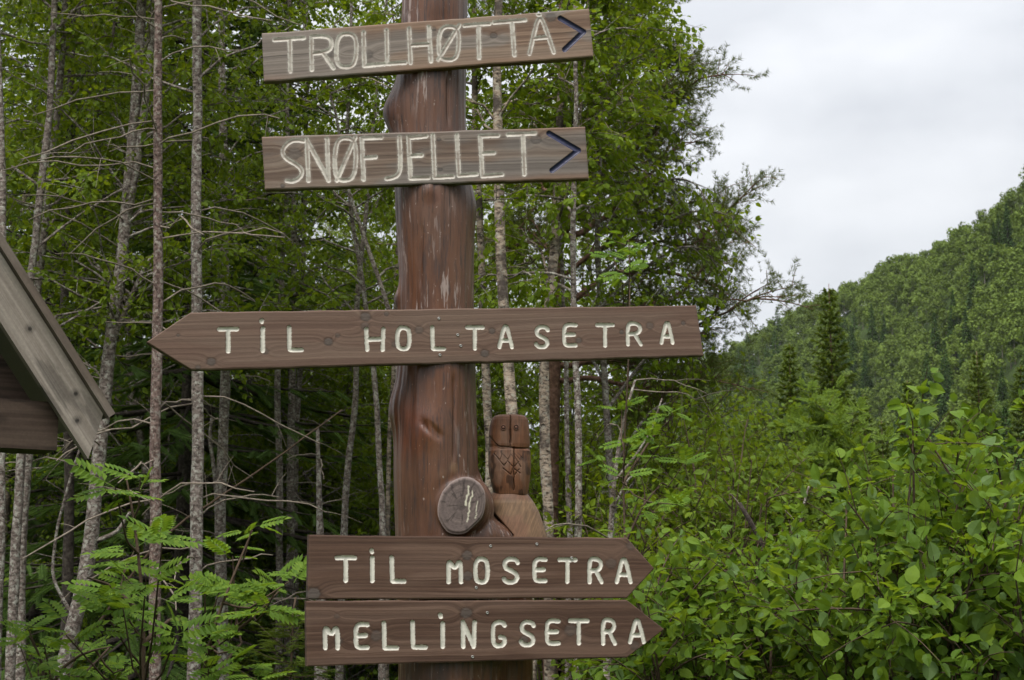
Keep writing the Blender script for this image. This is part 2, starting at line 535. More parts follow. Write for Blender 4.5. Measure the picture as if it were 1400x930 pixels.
PROF = [(-160, 556, 640), (0, 550, 639), (60, 547, 638), (100, 544, 637), (125, 541, 636), (165, 540, 636), (200, 541, 638), (255, 539, 644), (290, 541, 649),
        (350, 545, 648), (400, 547, 648), (430, 547, 648), (500, 544, 650), (560, 541, 651), (620, 540, 653), (680, 541, 655), (733, 541, 656),
        (800, 541, 660), (911, 546, 668), (1000, 540, 672), (1300, 530, 680), (1560, 515, 695)]
ST_C = at(631, 691, 4.594)                    # centre of the sawn stub
ST_N = unit(np.array([0.16, -0.98, 0.03]))
def post_mesh():
    zs = []; cs = []; rs = []
    for (y, xl, xr) in PROF:
        a = at(xl, y, AXIS[1]); b = at(xr, y, AXIS[1])
        zs.append(a[2]); cs.append((a[0] + b[0]) / 2); rs.append((b[0] - a[0]) / 2)
    zs, cs, rs = (np.array(q)[::-1] for q in (zs, cs, rs))
    Z = np.linspace(post_loc[2] - 0.3, zs[-1], 420)
    C = np.interp(Z, zs, cs); R = np.interp(Z, zs, rs)
    C = np.convolve(np.pad(C, 8, mode='edge'), np.ones(17) / 17, 'valid'); R = np.convolve(np.pad(R, 8, mode='edge'), np.ones(17) / 17, 'valid')
    P = np.stack([C, np.full_like(C, AXIS[1]), Z], -1)
    V1, Q1, T1 = tubes(P[None], R[None], 72, True)
    # knot swellings on the trunk: (px, py, angle from the camera direction in degrees (left negative), height, width)
    for (px, py, ang, hgt, wd) in ((536, 155, -88, 0.040, 0.060), (541, 560, -75, 0.020, 0.055), (590, 590, -10, 0.010, 0.05), (541, 412, -85, 0.018, 0.030),
                                   (592, 274, -5, 0.007, 0.022), (645, 285, 80, 0.010, 0.05), (560, 650, -40, 0.008, 0.12), (610, 20, 10, 0.006, 0.05)):
        zc = at(px, py, AXIS[1])[2]
        a = radians(ang)
        rr = np.interp(zc, Z, R); cx = np.interp(zc, Z, C)
        ctr = np.array([cx + rr * sin(a), AXIS[1] - rr * cos(a), zc])
        d = np.linalg.norm((V1 - ctr) * np.array([1, 1, 0.8]), axis=1)
        outw = unit(np.stack([V1[:, 0] - cx, V1[:, 1] - AXIS[1], np.zeros(len(V1))], -1))
        V1 = V1 + outw * (hgt * np.exp(-(d / wd) ** 2))[:, None]
    # branch stub
    root = ST_C - ST_N * 0.14
    sp = [root + (ST_C - ST_N * 0.05 - root) * t for t in (0, 0.5, 0.8)] + [ST_C - ST_N * 0.02, ST_C]
    V2, Q2, T2 = tubes(np.array([sp]), np.array([[0.120, 0.115, 0.100, 0.084, 0.073]]), 40, True)
    # lower swelling under the stub, and the second stem that carries the owl
    sb = [at(600, 775, 4.72), at(626, 820, 4.71), at(640, 900, 4.74), at(640, 1100, 4.78), at(635, 1560, 4.8)]
    V3, Q3, T3 = tubes(np.array([sb]), np.array([[0.09, 0.12, 0.12, 0.12, 0.14]]), 40, True)
    st = [at(690, 735, 4.83), at(685, 800, 4.83), at(676, 911, 4.83), at(670, 1100, 4.83), at(660, 1560, 4.83)]
    V4, Q4, T4 = tubes(np.array([st]), np.array([[0.085, 0.10, 0.12, 0.13, 0.16]]), 40, True)
    fk = [at(615, 745, 4.72), at(650, 740, 4.74), at(672, 745, 4.78), at(686, 790, 4.8)]
    V5, Q5, T5 = tubes(np.array([fk]), np.array([[0.11, 0.105, 0.075, 0.06]]), 32, True)
    cl = [at(x, y, 4.735) for x, y in ((602, 560), (604, 605), (609, 640), (615, 670), (620, 700), (625, 745), (628, 810), (626, 900))]
    V6, Q6, T6 = tubes(np.array([cl]), np.array([[0.07, 0.086, 0.097, 0.107, 0.114, 0.120, 0.120, 0.10]]), 40, True)
    Vs, Qs, Ts = [], [], []; n = 0
    for V, Q, T in ((V1, Q1, T1), (V2, Q2, T2), (V3, Q3, T3), (V4, Q4, T4), (V5, Q5, T5), (V6, Q6, T6)):
        Vs.append(V); Qs.append(Q + n); Ts.append(T + n); n += len(V)
    V, Q = remesh(np.concatenate(Vs), np.concatenate(Qs), np.concatenate(Ts), 0.0052, 8)
    nr = vnormals(V, Q)
    th = np.arctan2(V[:, 0] - AXIS[0], -(V[:, 1] - AXIS[1]))
    rip = (fbm(th * 5, V[:, 2] * 1.3, 0, 5, 3) - 0.5) * 0.010 + (fbm(th * 26, V[:, 2] * 2.2, 0, 8, 3) - 0.5) * 0.0035
    far_stub = smooth01((np.linalg.norm(V - ST_C, axis=1) - 0.08) / 0.03)
    V = V + nr * (rip * far_stub)[:, None]
    # gouged scar where a small limb was cut off
    sc = at(590, 588, 4.61); du = (V[:, 0] - sc[0]); dz_ = (V[:, 2] - sc[2])
    a1 = du * cos(radians(-42)) + dz_ * sin(radians(-42)); a2 = -du * sin(radians(-42)) + dz_ * cos(radians(-42))
    gsc = np.exp(-((a1 / 0.040) ** 4 + (a2 / 0.014) ** 4)) * (V[:, 1] < AXIS[1])
    V = V - nr * (gsc * (0.006 + 0.003 * np.sin(a2 * 1500)))[:, None]
    # drying cracks
    for (px, py0, py1) in ((604, -100, 60), (610, 95, 175), (575, 300, 400), (622, 505, 640)):
        z0, z1 = at(px, py1, 4.61)[2], at(px, py0, 4.61)[2]
        xx = at(px, 465, 4.61)[0] + 0.006 * (vnoise(V[:, 2] * 14, 0, 0, 4) - 0.5)
        inz = smooth01((V[:, 2] - z0) / 0.05) * smooth01((z1 - V[:, 2]) / 0.05)
        dd = np.exp(-((V[:, 0] - xx) / 0.0035) ** 2) * (V[:, 1] < AXIS[1]) * inz
        V = V + nr * (-0.007 * dd)[:, None]
    return V, Q, th, nr

def post_mat():
    m, N, L = new_mat("stained_log")
    v = mapped(N, L, (1, 1, 0.16))
    nA = noise(N, L, 13, 6, 0.7, v)
    base = ramp(N, [(0.30, (0.0288, 0.0112, 0.0053)), (0.44, (0.0684, 0.0249, 0.0099)), (0.56, (0.1008, 0.0378, 0.0152)), (0.75, (0.1215, 0.0568, 0.0304))])
    L.new(nA.outputs["Fac"], base.inputs[0])
    v2 = mapped(N, L, (1, 1, 0.35))
    nB = noise(N, L, 3.4, 3, 0.55, v2)                       # greyed purple weathering in broad patches
    rB = ramp(N, [(0.46, (0, 0, 0)), (0.62, (0.42, 0.42, 0.42))])
    L.new(nB.outputs["Fac"], rB.inputs[0])
    c = mixc(N, L, rB.outputs[0], base.outputs[0], (0.092, 0.052, 0.036))
    v3 = mapped(N, L, (1, 1, 0.09))
    nC = noise(N, L, 60, 5, 0.65, v3)                         # flaked off varnish: pale vertical streaks
    nD = noise(N, L, 4.0, 2, 0.5, v2)
    mm = N.new("ShaderNodeMath"); mm.operation = 'MULTIPLY'
    rC = ramp(N, [(0.575, (0, 0, 0)), (0.61, (0.85, 0.85, 0.85))]); L.new(nC.outputs["Fac"], rC.inputs[0])
    rD = ramp(N, [(0.47, (0, 0, 0)), (0.58, (1, 1, 1))]); L.new(nD.outputs["Fac"], rD.inputs[0])
    L.new(rC.outputs[0], mm.inputs[0]); L.new(rD.outputs[0], mm.inputs[1])
    c = mixc(N, L, mm.outputs[0], c, (0.27, 0.21, 0.185))
    nE = noise(N, L, 90, 5, 0.65, v3)                         # dark stain runs
    rE = ramp(N, [(0.54, (0, 0, 0)), (0.64, (0.75, 0.75, 0.75))]); L.new(nE.outputs["Fac"], rE.inputs[0])
    c = mixc(N, L, rE.outputs[0], c, (0.035, 0.020, 0.016))
    v5 = mapped(N, L, (1, 1, 0.03))
    nF = noise(N, L, 150, 4, 0.7, v5)                        # hairline drying cracks along the grain
    rF = ramp(N, [(0.36, (.8, .8, .8)), (0.41, (0, 0, 0))]); L.new(nF.outputs["Fac"], rF.inputs[0])
    c = mixc(N, L, rF.outputs[0], c, (0.022, 0.012, 0.009))
    nG = noise(N, L, 95, 3, 0.6, mapped(N, L, (1, 1, 0.5)))  # scuffs and specks
    rG = ramp(N, [(0.68, (0, 0, 0)), (0.72, (.8, .8, .8))]); L.new(nG.outputs["Fac"], rG.inputs[0])
    c = mixc(N, L, rG.outputs[0], c, (0.26, 0.20, 0.17))
    a = N.new("ShaderNodeAttribute"); a.attribute_name = "Col"
    c = mixc(N, L, 1.0, c, a.outputs["Color"], 'MULTIPLY')
    p = finish(N, L, c, 0.5, 0.45, nF.outputs["Fac"], 0.5, 0.003)
    rr = ramp(N, [(0.3, (0.26,) * 3), (0.7, (0.50,) * 3)])
    L.new(nB.outputs["Fac"], rr.inputs[0]); L.new(rr.outputs[0], p.inputs["Roughness"])
    return m

PV, PQ, PTH, PNR = post_mesh()
pcol = np.ones((len(PV), 3))
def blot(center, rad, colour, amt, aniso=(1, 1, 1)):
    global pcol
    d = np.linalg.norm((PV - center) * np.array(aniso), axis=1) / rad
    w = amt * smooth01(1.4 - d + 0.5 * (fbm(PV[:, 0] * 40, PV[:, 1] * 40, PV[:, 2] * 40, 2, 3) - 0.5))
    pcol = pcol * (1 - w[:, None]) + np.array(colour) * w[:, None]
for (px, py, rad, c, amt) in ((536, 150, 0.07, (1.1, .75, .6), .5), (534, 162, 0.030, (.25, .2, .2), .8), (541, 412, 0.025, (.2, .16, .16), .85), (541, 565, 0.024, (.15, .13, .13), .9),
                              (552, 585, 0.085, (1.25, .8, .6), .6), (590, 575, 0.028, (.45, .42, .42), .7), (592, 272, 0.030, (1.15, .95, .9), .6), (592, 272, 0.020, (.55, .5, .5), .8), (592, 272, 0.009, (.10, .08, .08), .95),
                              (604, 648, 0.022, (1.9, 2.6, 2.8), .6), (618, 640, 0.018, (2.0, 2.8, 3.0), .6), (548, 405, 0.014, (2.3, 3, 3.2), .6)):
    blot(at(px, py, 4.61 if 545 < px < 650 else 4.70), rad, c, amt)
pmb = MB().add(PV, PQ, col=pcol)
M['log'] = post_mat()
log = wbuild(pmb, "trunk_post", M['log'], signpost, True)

# sawn face of the branch stub
def sawn_face():
    s = unit(np.cross(ST_N, np.array([0, 0, 1.0]))); 
    s = -s if s[0] < 0 else s
    up = np.cross(s, ST_N); up = -up if up[2] < 0 else up
    tilt = radians(-24)
    e1 = s * cos(tilt) + up * sin(tilt); e2 = -s * sin(tilt) + up * cos(tilt)
    nr, na = 40, 96
    rr = np.linspace(0, 1, nr); an = np.linspace(0, 2 * pi, na, endpoint=False)
    R, A = np.meshgrid(rr, an, indexing='ij')
    wob = 1 + 0.05 * (fbm(np.cos(A) * 2 + 5, np.sin(A) * 2, 0, 3, 3) - 0.5) * 2
    U = R * np.cos(A) * 0.069 * wob; W = R * np.sin(A) * 0.089 * wob
    hgt = 0.006 - 0.006 * smooth01((R - 0.9) / 0.1) + 0.0012 * fbm(U * 120, W * 120, 0, 4, 3)
    V = ST_C + U[..., None] * e1 + W[..., None] * e2 + ST_N * (hgt[..., None] + 0.003)
    idx = np.arange(nr * na).reshape(nr, na)
    Q = np.stack([idx[:-1], np.roll(idx[:-1], -1, 1), np.roll(idx[1:], -1, 1), idx[1:]], -1).reshape(-1, 4)
    g = fbm(R * 26 + 2 * fbm(U * 30, W * 30, 0, 2, 3), A * 0.4, 0, 7, 2)
    ck = fbm(A * 9, R * 2, 0, 11, 3)
    c = np.array([0.105, 0.080, 0.072]) * (0.7 + 0.7 * g[..., None])
    c = c * (1 - 0.5 * smooth01((ck - 0.62) / 0.08) * smooth01(R / 0.3))[..., None]
    c = c * (1 - 0.35 * smooth01((0.35 - R) / 0.3))[..., None]
    rim = smooth01((R - 0.93) / 0.04)[..., None]
    c = c * (1 - rim) + np.array([0.20, 0.155, 0.14]) * rim
    # dried resin that ran down the sawn wood
    for (u0, w0, u1, w1, wd) in ((-0.004, 0.062, 0.012, 0.002, 0.0025), (0.012, 0.052, 0.034, -0.045, 0.0020), (0.040, 0.03, 0.052, -0.02, 0.0010)):
        t = np.clip((w0 - W) / (w0 - w1), 0, 1)
        cx = u0 + (u1 - u0) * t + 0.006 * (vnoise(W * 130, 0, 0, 5) - 0.5)
        k = smooth01((wd * (0.55 + 0.9 * vnoise(W * 160, 3, 0, 6)) - np.abs(U - cx)) / 0.002 + 0.5) * (W < w0) * (W > w1)
        c = c * (1 - k[..., None]) + np.array([0.46, 0.43, 0.33]) * k[..., None]
    mb = MB().add(V.reshape(-1, 3), Q, col=c.reshape(-1, 3))
    m = vcol_wood("sawn_wood", 0.8, 0.2, (1, 1, 1), 160, 0.25, 0.2)
    o = wbuild(mb, "sawn_face", m, log, True)
    o["label"] = "grey sawn branch stub with pale dried resin"
sawn_face()

# ------------------------------------------------------------------ lettering strokes, one list of polylines per letter in a unit box (y down)
def arc(cx, cy, rx, ry, a0, a1, n=14):
    a = np.radians(np.linspace(a0, a1, n))
    return [(cx + rx * cos(t), cy + ry * sin(t)) for t in a]
SC = [(1, .16), (.86, .03), (.6, 0), (.3, .01), (.07, .12), (.05, .30), (.2, .43), (.5, .5), (.82, .60), (.97, .74), (.92, .9), (.68, 1), (.35, 1), (.1, .95), (0, .85)]
GLYPH = {
    'T': [[(0, 0), (1, 0)], [(.5, 0), (.5, 1)]],
    'L': [[(0.02, 0), (0.06, .97), (.14, 1), (1, 1)]],
    'H': [[(0, 0), (.05, 1)], [(1, 0), (.95, 1)], [(.05, .5), (.95, .48)]],
    'O': [[(.3, 0), (.75, 0), (1, .18), (1, .82), (.75, 1), (.25, 1), (0, .82), (0, .18), (.3, 0)]],
    'A': [[(0, 1), (.36, .05), (.5, 0), (.64, .05), (1, 1)], [(.16, .68), (.84, .68)]],
    'S': [SC],
    'E': [[(1, .03), (.35, 0), (.06, .12), (.02, .5), (.05, .9), (.3, 1), (1, .98)], [(.04, .5), (.85, .48)]],
    'R': [[(0.04, 1), (0, .02), (.6, 0), (.93, .13), (.95, .34), (.7, .5), (.08, .52)], [(.55, .52), (1, 1)]],
    'M': [[(.03, 1), (0, 0), (.5, .48), (.97, 0), (1, 1)]],
    'N': [[(.03, 1), (0, 0), (.94, 1), (1, 0)]],
    'G': [[(1, .14), (.8, 0), (.22, .02), (0, .2), (.02, .82), (.22, 1), (.75, 1), (1, .86), (.98, .66), (.62, .63)]],
    'I': [[(.5, 0), (.5, 1)]],
    'F': [[(0.1, 1), (0, 0), (1, -0.02)], [(.05, .5), (.65, .48)]],
    'J': [[(.8, 0), (.85, .82), (.7, .96), (0, 1)]],
    'o': [[(.5, 0), (.5, .02)]],
}
def boxed(ch, x0, x1, y0, y1, inset):
    out = []
    for pl in GLYPH[ch]:
        out.append([(x0 + inset + (x1 - x0 - 2 * inset) * a, y0 + inset + (y1 - y0 - 2 * inset) * b) for a, b in pl])
    return out

def holt():
    S, G = [], []
    z2 = lambda p: [(190 + a * .2786, 400 + b * .2786) for a, b in p]
    z3 = lambda p: [(580 + a * .2857, 400 + b * .2857) for a, b in p]
    for ch, x0, x1, y0, y1 in (('T', 385, 492, 170, 298), ('I', 597, 619, 166, 296), ('L', 726, 808, 162, 292), ('H', 1106, 1210, 170, 291), ('O', 1258, 1338, 163, 287)):
        q = [z2(p) for p in boxed(ch, x0, x1, y0, y1, 10)]; S += q; G += [len(set(G))] * len(q)
    S.append(z2([(603, 138), (603, 144)])); G.append(1)
    for ch, x0, x1, y0, y1 in (('L', 28, 105, 158, 280), ('T', 195, 290, 157, 278), ('A', 350, 430, 152, 271), ('S', 526, 602, 155, 271), ('E', 658, 736, 143, 264),
                               ('T', 818, 914, 146, 264), ('R', 963, 1047, 137, 258), ('A', 1126, 1200, 136, 250)):
        q = [z3(p) for p in boxed(ch, x0, x1, y0, y1, 10)]; S += q; G += [len(set(G))] * len(q)
    return S, G
def z4(p): return [(400 + a * .3786, 710 + b * .3786) for a, b in p]
def mose():
    S, G = [], []
    for ch, x0, x1, y0, y1 in (('T', 152, 233, 131, 230), ('I', 280, 297, 131, 231), ('L', 349, 412, 130, 233), ('M', 554, 617, 135, 234), ('O', 652, 713, 135, 236), ('S', 755, 822, 135, 236),
                               ('E', 864, 922, 135, 232), ('T', 956, 1030, 138, 234), ('R', 1063, 1125, 134, 235), ('A', 1163, 1230, 137, 235)):
        q = [z4(p) for p in boxed(ch, x0, x1, y0, y1, 8.5)]; S += q; G += [len(set(G))] * len(q)
    S.append(z4([(286, 113), (287, 118)])); G.append(1)
    return S, G
def mell():
    S, G = [], []
    for ch, x0, x1, y0, y1 in (('M', 108, 172, 374, 473), ('E', 219, 279, 370, 473), ('L', 321, 385, 367, 474), ('L', 424, 489, 364, 471), ('I', 534, 551, 368, 468), ('N', 607, 666, 363, 468),
                               ('G', 715, 775, 363, 466), ('S', 817, 880, 363, 463), ('E', 909, 970, 357, 458), ('T', 994, 1074, 358, 456), ('R', 1112, 1173, 354, 457), ('A', 1211, 1278, 357, 452)):
        q = [z4(p) for p in boxed(ch, x0, x1, y0, y1, 8.5)]; S += q; G += [len(set(G))] * len(q)
    S.append(z4([(534, 346), (535, 351)])); G.append(4)
    return S, G
z1 = lambda p: [(340 + a * .3571, b * .3571) for a, b in p]
def ell(x0, x1, y0, y1, tilt=0): 
    cx, cy, rx, ry = (x0 + x1) / 2, (y0 + y1) / 2, (x1 - x0) / 2, (y1 - y0) / 2
    pts = []
    for t in np.linspace(0, 2 * pi, 28):
        c, s = cos(t), sin(t)
        q = 1.0 / (abs(c) ** 3 + abs(s) ** 3) ** (1 / 3)
        pts.append((cx + rx * c * q - tilt * (ry * s * q), cy + ry * s * q))
    return pts
def troll():
    S = [[(98, 153), (212, 146)], [(158, 150), (159, 273)], [(240, 140), (242, 268)], [(240, 141), (290, 138), (316, 150), (318, 180), (300, 198), (245, 206)], [(285, 204), (325, 262)],
         ell(336, 412, 130, 257, .04), [(440, 125), (443, 252), (520, 246)], [(528, 117), (530, 245), (600, 240)], [(614, 110), (620, 241)], [(690, 104), (698, 235)], [(618, 174), (694, 169)],
         ell(728, 804, 102, 230, .04), [(726, 229), (806, 97)], [(826, 98), (922, 91)], [(880, 96), (882, 222)], [(940, 87), (1058, 77)], [(1008, 84), (1017, 212)],
         [(1075, 206), (1092, 130), (1108, 72), (1122, 70), (1144, 130), (1168, 200)], [(1088, 148), (1148, 142)], [(1108, 57), (1114, 57)]]
    G = [0, 0, 1, 1, 1, 2, 3, 4, 5, 5, 5, 6, 6, 7, 7, 8, 8, 9, 9, 9]
    return ([z1(p) for p in S], G), [z1([(1193, 70), (1282, 122)]), z1([(1282, 122), (1210, 190)])]
def snof():
    sc = [(122 + 10 + a * 78, 536 + b * 162) for a, b in [(1, .03), (.7, 0), (.35, .03), (.05, .16), (-.05, .30), (.12, .44), (.5, .54), (.85, .66), (.95, .80), (.75, .93), (.45, .99), (.18, .97)]]
    S = [sc, [(222, 533), (229, 693)], [(222, 536), (306, 690)], [(300, 533), (306, 692)], ell(330, 410, 529, 691, .03), [(338, 691), (408, 527)], [(433, 528), (440, 688)], [(433, 530), (508, 527)], [(440, 606), (486, 602)],
         [(577, 524), (582, 640), (574, 670), (550, 682), (528, 685)], [(612, 524), (620, 683)], [(614, 528), (680, 522)], [(618, 598), (662, 595)], [(620, 683), (688, 681)], [(705, 519), (712, 680), (782, 676)],
         [(797, 518), (805, 672), (873, 668)], [(886, 521), (895, 674)], [(886, 522), (955, 519)], [(890, 589), (940, 586)], [(895, 675), (970, 669)], [(993, 516), (1096, 511)], [(1050, 515), (1056, 668)]]
    G = [0, 1, 1, 1, 2, 2, 3, 3, 3, 4, 5, 5, 5, 5, 6, 7, 8, 8, 8, 8, 9, 9]
    return ([z1(p) for p in S], G), [z1([(1150, 511), (1262, 576)]), z1([(1262, 576), (1162, 653)])]

def chaikin(p, it=2):
    p = [np.array(q, float) for q in p]
    if len(p) <= 4: return p
    for _ in range(it):
        q = [p[0]]
        for a, b in zip(p[:-1], p[1:]):
            q += [a * .75 + b * .25, a * .25 + b * .75]
        q.append(p[-1]); p = q
    return p

def board(label, Lb, Rb, yaw, off, strokes, srad, pal, knots, arrows=None, weathered=False, screws=(), seed=1, thick=0.028):
    """a plank with chiselled, painted lettering. Lb/Rb: pixel polylines of the left and right ends, top to bottom"""
    Nn = np.array([sin(yaw), -cos(yaw), 0.0]); Uu = np.array([cos(yaw), sin(yaw), 0.0]); Zz = np.array([0, 0, 1.0])
    P0 = AXIS + Nn * off
    def uv(p):
        w = on_plane(p[0], p[1], P0, Nn) - P0
        return np.array([np.dot(w, Uu), w[2]])
    L = np.array([uv(p) for p in Lb]); R = np.array([uv(p) for p in Rb])
    height = np.linalg.norm(L[0] - L[-1])
    h = 0.0014
    nt = int(height / h) | 1
    length = abs(R[:, 0].max() - L[:, 0].min())
    ns = int(length / h)
    t = np.linspace(0, 1, nt)
    def pl(A):
        tt = np.linspace(0, 1, len(A))
        return np.stack([np.interp(t, tt, A[:, 0]), np.interp(t, tt, A[:, 1])], -1)
    LL, RR = pl(L), pl(R)
    s = np.linspace(0, 1, ns)
    G = LL[:, None, :] * (1 - s)[None, :, None] + RR[:, None, :] * s[None, :, None]
    edge_w = (fbm(s * length * 14, 0, 0, seed + 20, 4) - .5)[None] * np.clip(1 - 6 * t, 0, 1)[:, None] + (fbm(s * length * 14, 7, 0, seed + 21, 4) - .5)[None] * np.clip(6 * t - 5, 0, 1)[:, None]
    G[..., 1] += .004 * edge_w
    u, v = G[..., 0], G[..., 1]
    # --- grain: v warped by slow noise and by the knots
    cen = G.reshape(-1, 2).mean(0)
    tilt = (RR[nt // 2] - LL[nt // 2]); tilt = tilt / np.linalg.norm(tilt)
    gu = (u - cen[0]) * tilt[0] + (v - cen[1]) * tilt[1]
    gv = -(u - cen[0]) * tilt[1] + (v - cen[1]) * tilt[0]
    warp = 0.020 * (fbm(gu * 1.6, gv * 7, seed, seed, 3) - 0.5) + 0.004 * (fbm(gu * 9, gv * 30, seed, seed + 5, 3) - 0.5)
    kn = np.zeros_like(u); kring = np.zeros_like(u); gvw = gv + warp
    for (px, py, rad, dark) in knots:
        c = uv((px, py))
        du = (u - c[0]) * tilt[0] + (v - c[1]) * tilt[1]; dv = -(u - c[0]) * tilt[1] + (v - c[1]) * tilt[0]
        rad_m = rad / FPX * 4.6
        rr = np.sqrt((du / 1.15) ** 2 + dv ** 2)
        gvw = gvw + np.sign(dv) * rad_m * 1.6 * np.exp(-(rr / (rad_m * 2.2)) ** 2) * np.exp(-(du / (rad_m * 5)) ** 2)
        wob = rad_m * (0.85 + 0.35 * (fbm(du * 160, dv * 160, 0, seed + 2, 2)))
        kn = np.maximum(kn, dark * smooth01((wob - rr) / (0.35 * rad_m) + 0.3))
        kring = np.maximum(kring, dark * np.exp(-((rr - wob) / (0.25 * rad_m)) ** 2) * 0.7)
    rings = fbm(gu * 0.5, gvw * 210, 3, seed + 1, 2)
    fine = fbm(gu * 6, gvw * 900, 1, seed + 3, 2)
    broad = fbm(gu * 2.4, gvw * 22, 1, seed + 4, 3)
    base = np.array(pal['base']); dark = np.array(pal['dark']); lite = np.array(pal['light'])
    k1 = smooth01((rings - 0.30) / 0.42)
    c = dark + (base - dark) * k1[..., None]
    c = c * (0.80 + 0.4 * fine[..., None])
    kk = smooth01((broad - 0.46) / 0.22)[..., None] * pal['wl']
    c = c * (1 - kk) + lite * (0.72 + 0.56 * rings[..., None]) * kk
    # bright late-wood lines like flame grain, along the middle of the plank
    fl = smooth01((rings - 0.60) / 0.08) * smooth01((fbm(gu * 3, gvw * 16, 5, seed + 7, 2) - 0.45) / 0.12)
    c = c * (1 - 0.45 * fl[..., None]) + lite * 0.45 * fl[..., None]
    if weathered:
        gm = smooth01((fbm(gu * 2.5, gvw * 10, 8, seed + 8, 3) - 0.46) / 0.12)[..., None]
        c = c * (1 - 0.75 * gm) + np.array(pal['grey']) * (0.6 + 0.8 * rings[..., None]) * 0.75 * gm
        edge = (smooth01((np.abs(gv) - 0.32 * height) / (0.2 * height)) * smooth01((fbm(gu * 3, gv * 8, 2, seed + 9, 2) - 0.35) / 0.2))[..., None]
        c = c * (1 - 0.5 * edge) + np.array(pal['warm']) * 0.5 * edge
        cr = np.exp(-((gvw - 0.006) / 0.0012) ** 2) * smooth01((fbm(gu * 4, 0, 0, seed + 10, 2) - 0.5) / 0.1)
        c = c * (1 - 0.7 * cr[..., None])
    c = c * (1 - 0.62 * kn[..., None]); c = c * (1 - 0.55 * kring[..., None])
    kd = (kn * 0.35)[..., None]
    c = c * (1 - kd) + np.array([0.20, 0.17, 0.15]) * (0.5 + 0.6 * fine[..., None]) * kd
    grainh = 0.0005 * (rings - 0.5) + 0.0003 * (fine - 0.5) - 0.0008 * kring
    # --- lettering
    def dist_field(polys, px_rad):
        D = np.full(u.shape, 1e3); I = np.zeros(u.shape, int)
        for p, gi in zip(*polys):
            q = [uv(a) for a in chaikin(p)]
            for a, b in zip(q[:-1], q[1:]):
                lo = np.minimum(a, b) - 0.016; hi = np.maximum(a, b) + 0.016
                msk = (u > lo[0]) & (u < hi[0]) & (v > lo[1]) & (v < hi[1])
                if not msk.any(): continue
                w = G[msk] - a; ab = b - a
                tt = np.clip((w @ ab) / max(ab @ ab, 1e-12), 0, 1)
                d = np.linalg.norm(w - tt[:, None] * ab, axis=1)
                near = d < D[msk]
                I[msk] = np.where(near, gi, I[msk]); D[msk] = np.minimum(D[msk], d)
        return D, I
    rl = srad / FPX * 4.6
    D, LID = dist_field(strokes, srad)
    D = D + 0.0011 * (fbm(u * 130, v * 130, 0, seed + 11, 3) - 0.5) * 2
    dep = np.where(D < rl, 0.0055 * np.sqrt(np.clip(1 - (D / rl) ** 2, 0, 1)), 0) if not weathered else np.where(D < rl, 0.0035 * (1 - D / rl), 0)
    Da = None
    if arrows:
        ra = 4.0 / FPX * 4.6
        Da = dist_field((arrows, [0] * len(arrows)), 4.0)[0]
        dep = np.maximum(dep, np.where(Da < ra, 0.006 * np.sqrt(np.clip(1 - (Da / ra) ** 2, 0, 1)), 0))
    edge_d = np.minimum(np.minimum(t, 1 - t)[:, None] * height, np.minimum(s, 1 - s)[None, :] * length)
    cham = 0.0022 * (1 - smooth01(edge_d / 0.004))
    P = P0 + u[..., None] * Uu + v[..., None] * Zz + Nn * (grainh - dep - cham)[..., None]
    # paint colour
    pn = fbm(u * 60, v * 60, 0, seed + 12, 3)
    paint = np.array([0.52, 0.497, 0.43]) * (0.86 + 0.28 * pn[..., None])
    if weathered:
        wear = smooth01((0.50 - np.abs(D / rl)) / 0.25) * (0.25 + 0.75 * smooth01((fbm(u * 16, v * 16, 0, seed + 13, 2) - 0.36) / 0.16))
        wear = np.maximum(wear, smooth01((fbm(gu * 20, gvw * 90, 0, seed + 14, 3) - 0.62) / 0.1) * 0.7)
        paint = np.array([0.43, 0.40, 0.35]) * (0.8 + 0.4 * pn[..., None]) * (1 - 0.72 * wear[..., None]) + np.array([0.19, 0.145, 0.118]) * 0.72 * wear[..., None]
        halo = (smooth01((rl * 1.9 - D) / (rl * 0.9)) * 0.30 * pn)[..., None]
        c = c * (1 - halo) + np.array([0.42, 0.38, 0.34]) * halo
    else:
        rimd = smooth01((D / rl - 0.80) / 0.2)[..., None]
        paint = paint * (1 - 0.25 * rimd)
    navy = np.array([0.012, 0.014, 0.045]) * (0.7 + 0.9 * pn[..., None])
    idx = np.arange(nt * ns).reshape(nt, ns)
    Qa = np.stack([idx[:-1, :-1], idx[1:, :-1], idx[1:, 1:], idx[:-1, 1:]], -1).reshape(-1, 4)
    Dc = (D[:-1, :-1] + D[1:, :-1] + D[1:, 1:] + D[:-1, 1:]).ravel() / 4
    is_let = Dc < rl * 0.98
    is_arr = np.zeros_like(is_let)
    if arrows:
        Dac = (Da[:-1, :-1] + Da[1:, :-1] + Da[1:, 1:] + Da[:-1, 1:]).ravel() / 4
        is_arr = (Dac < ra * 0.98)
        is_let &= ~is_arr
    PV_, C_ = P.reshape(-1, 3), c.reshape(-1, 3)
    def sub(mask, colours):
        q = Qa[mask]; ids, inv = np.unique(q, return_inverse=True)
        return MB().add(PV_[ids], inv.reshape(-1, 4), col=colours.reshape(-1, 3)[ids])
    mb = sub(~(is_let | is_arr), c)
    # sides and back, from the rim of the front
    ring = np.concatenate([idx[0, :], idx[1:, -1], idx[-1, -2::-1], idx[-2:0:-1, 0]])
    F = PV_[ring]; B = F - Nn * thick
    n = len(ring); a = np.arange(n); bq = np.roll(a, -1)
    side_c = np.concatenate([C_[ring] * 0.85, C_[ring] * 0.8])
    mb.add(np.concatenate([F, B]), np.stack([a, bq, n + bq, n + a], -1), col=side_c)
    Bk = (P0 + u[..., None] * Uu + v[..., None] * Zz - Nn * (thick + 0.0022))[::12, ::24]
    nb = Bk.shape; ib = np.arange(nb[0] * nb[1]).reshape(nb[0], nb[1])
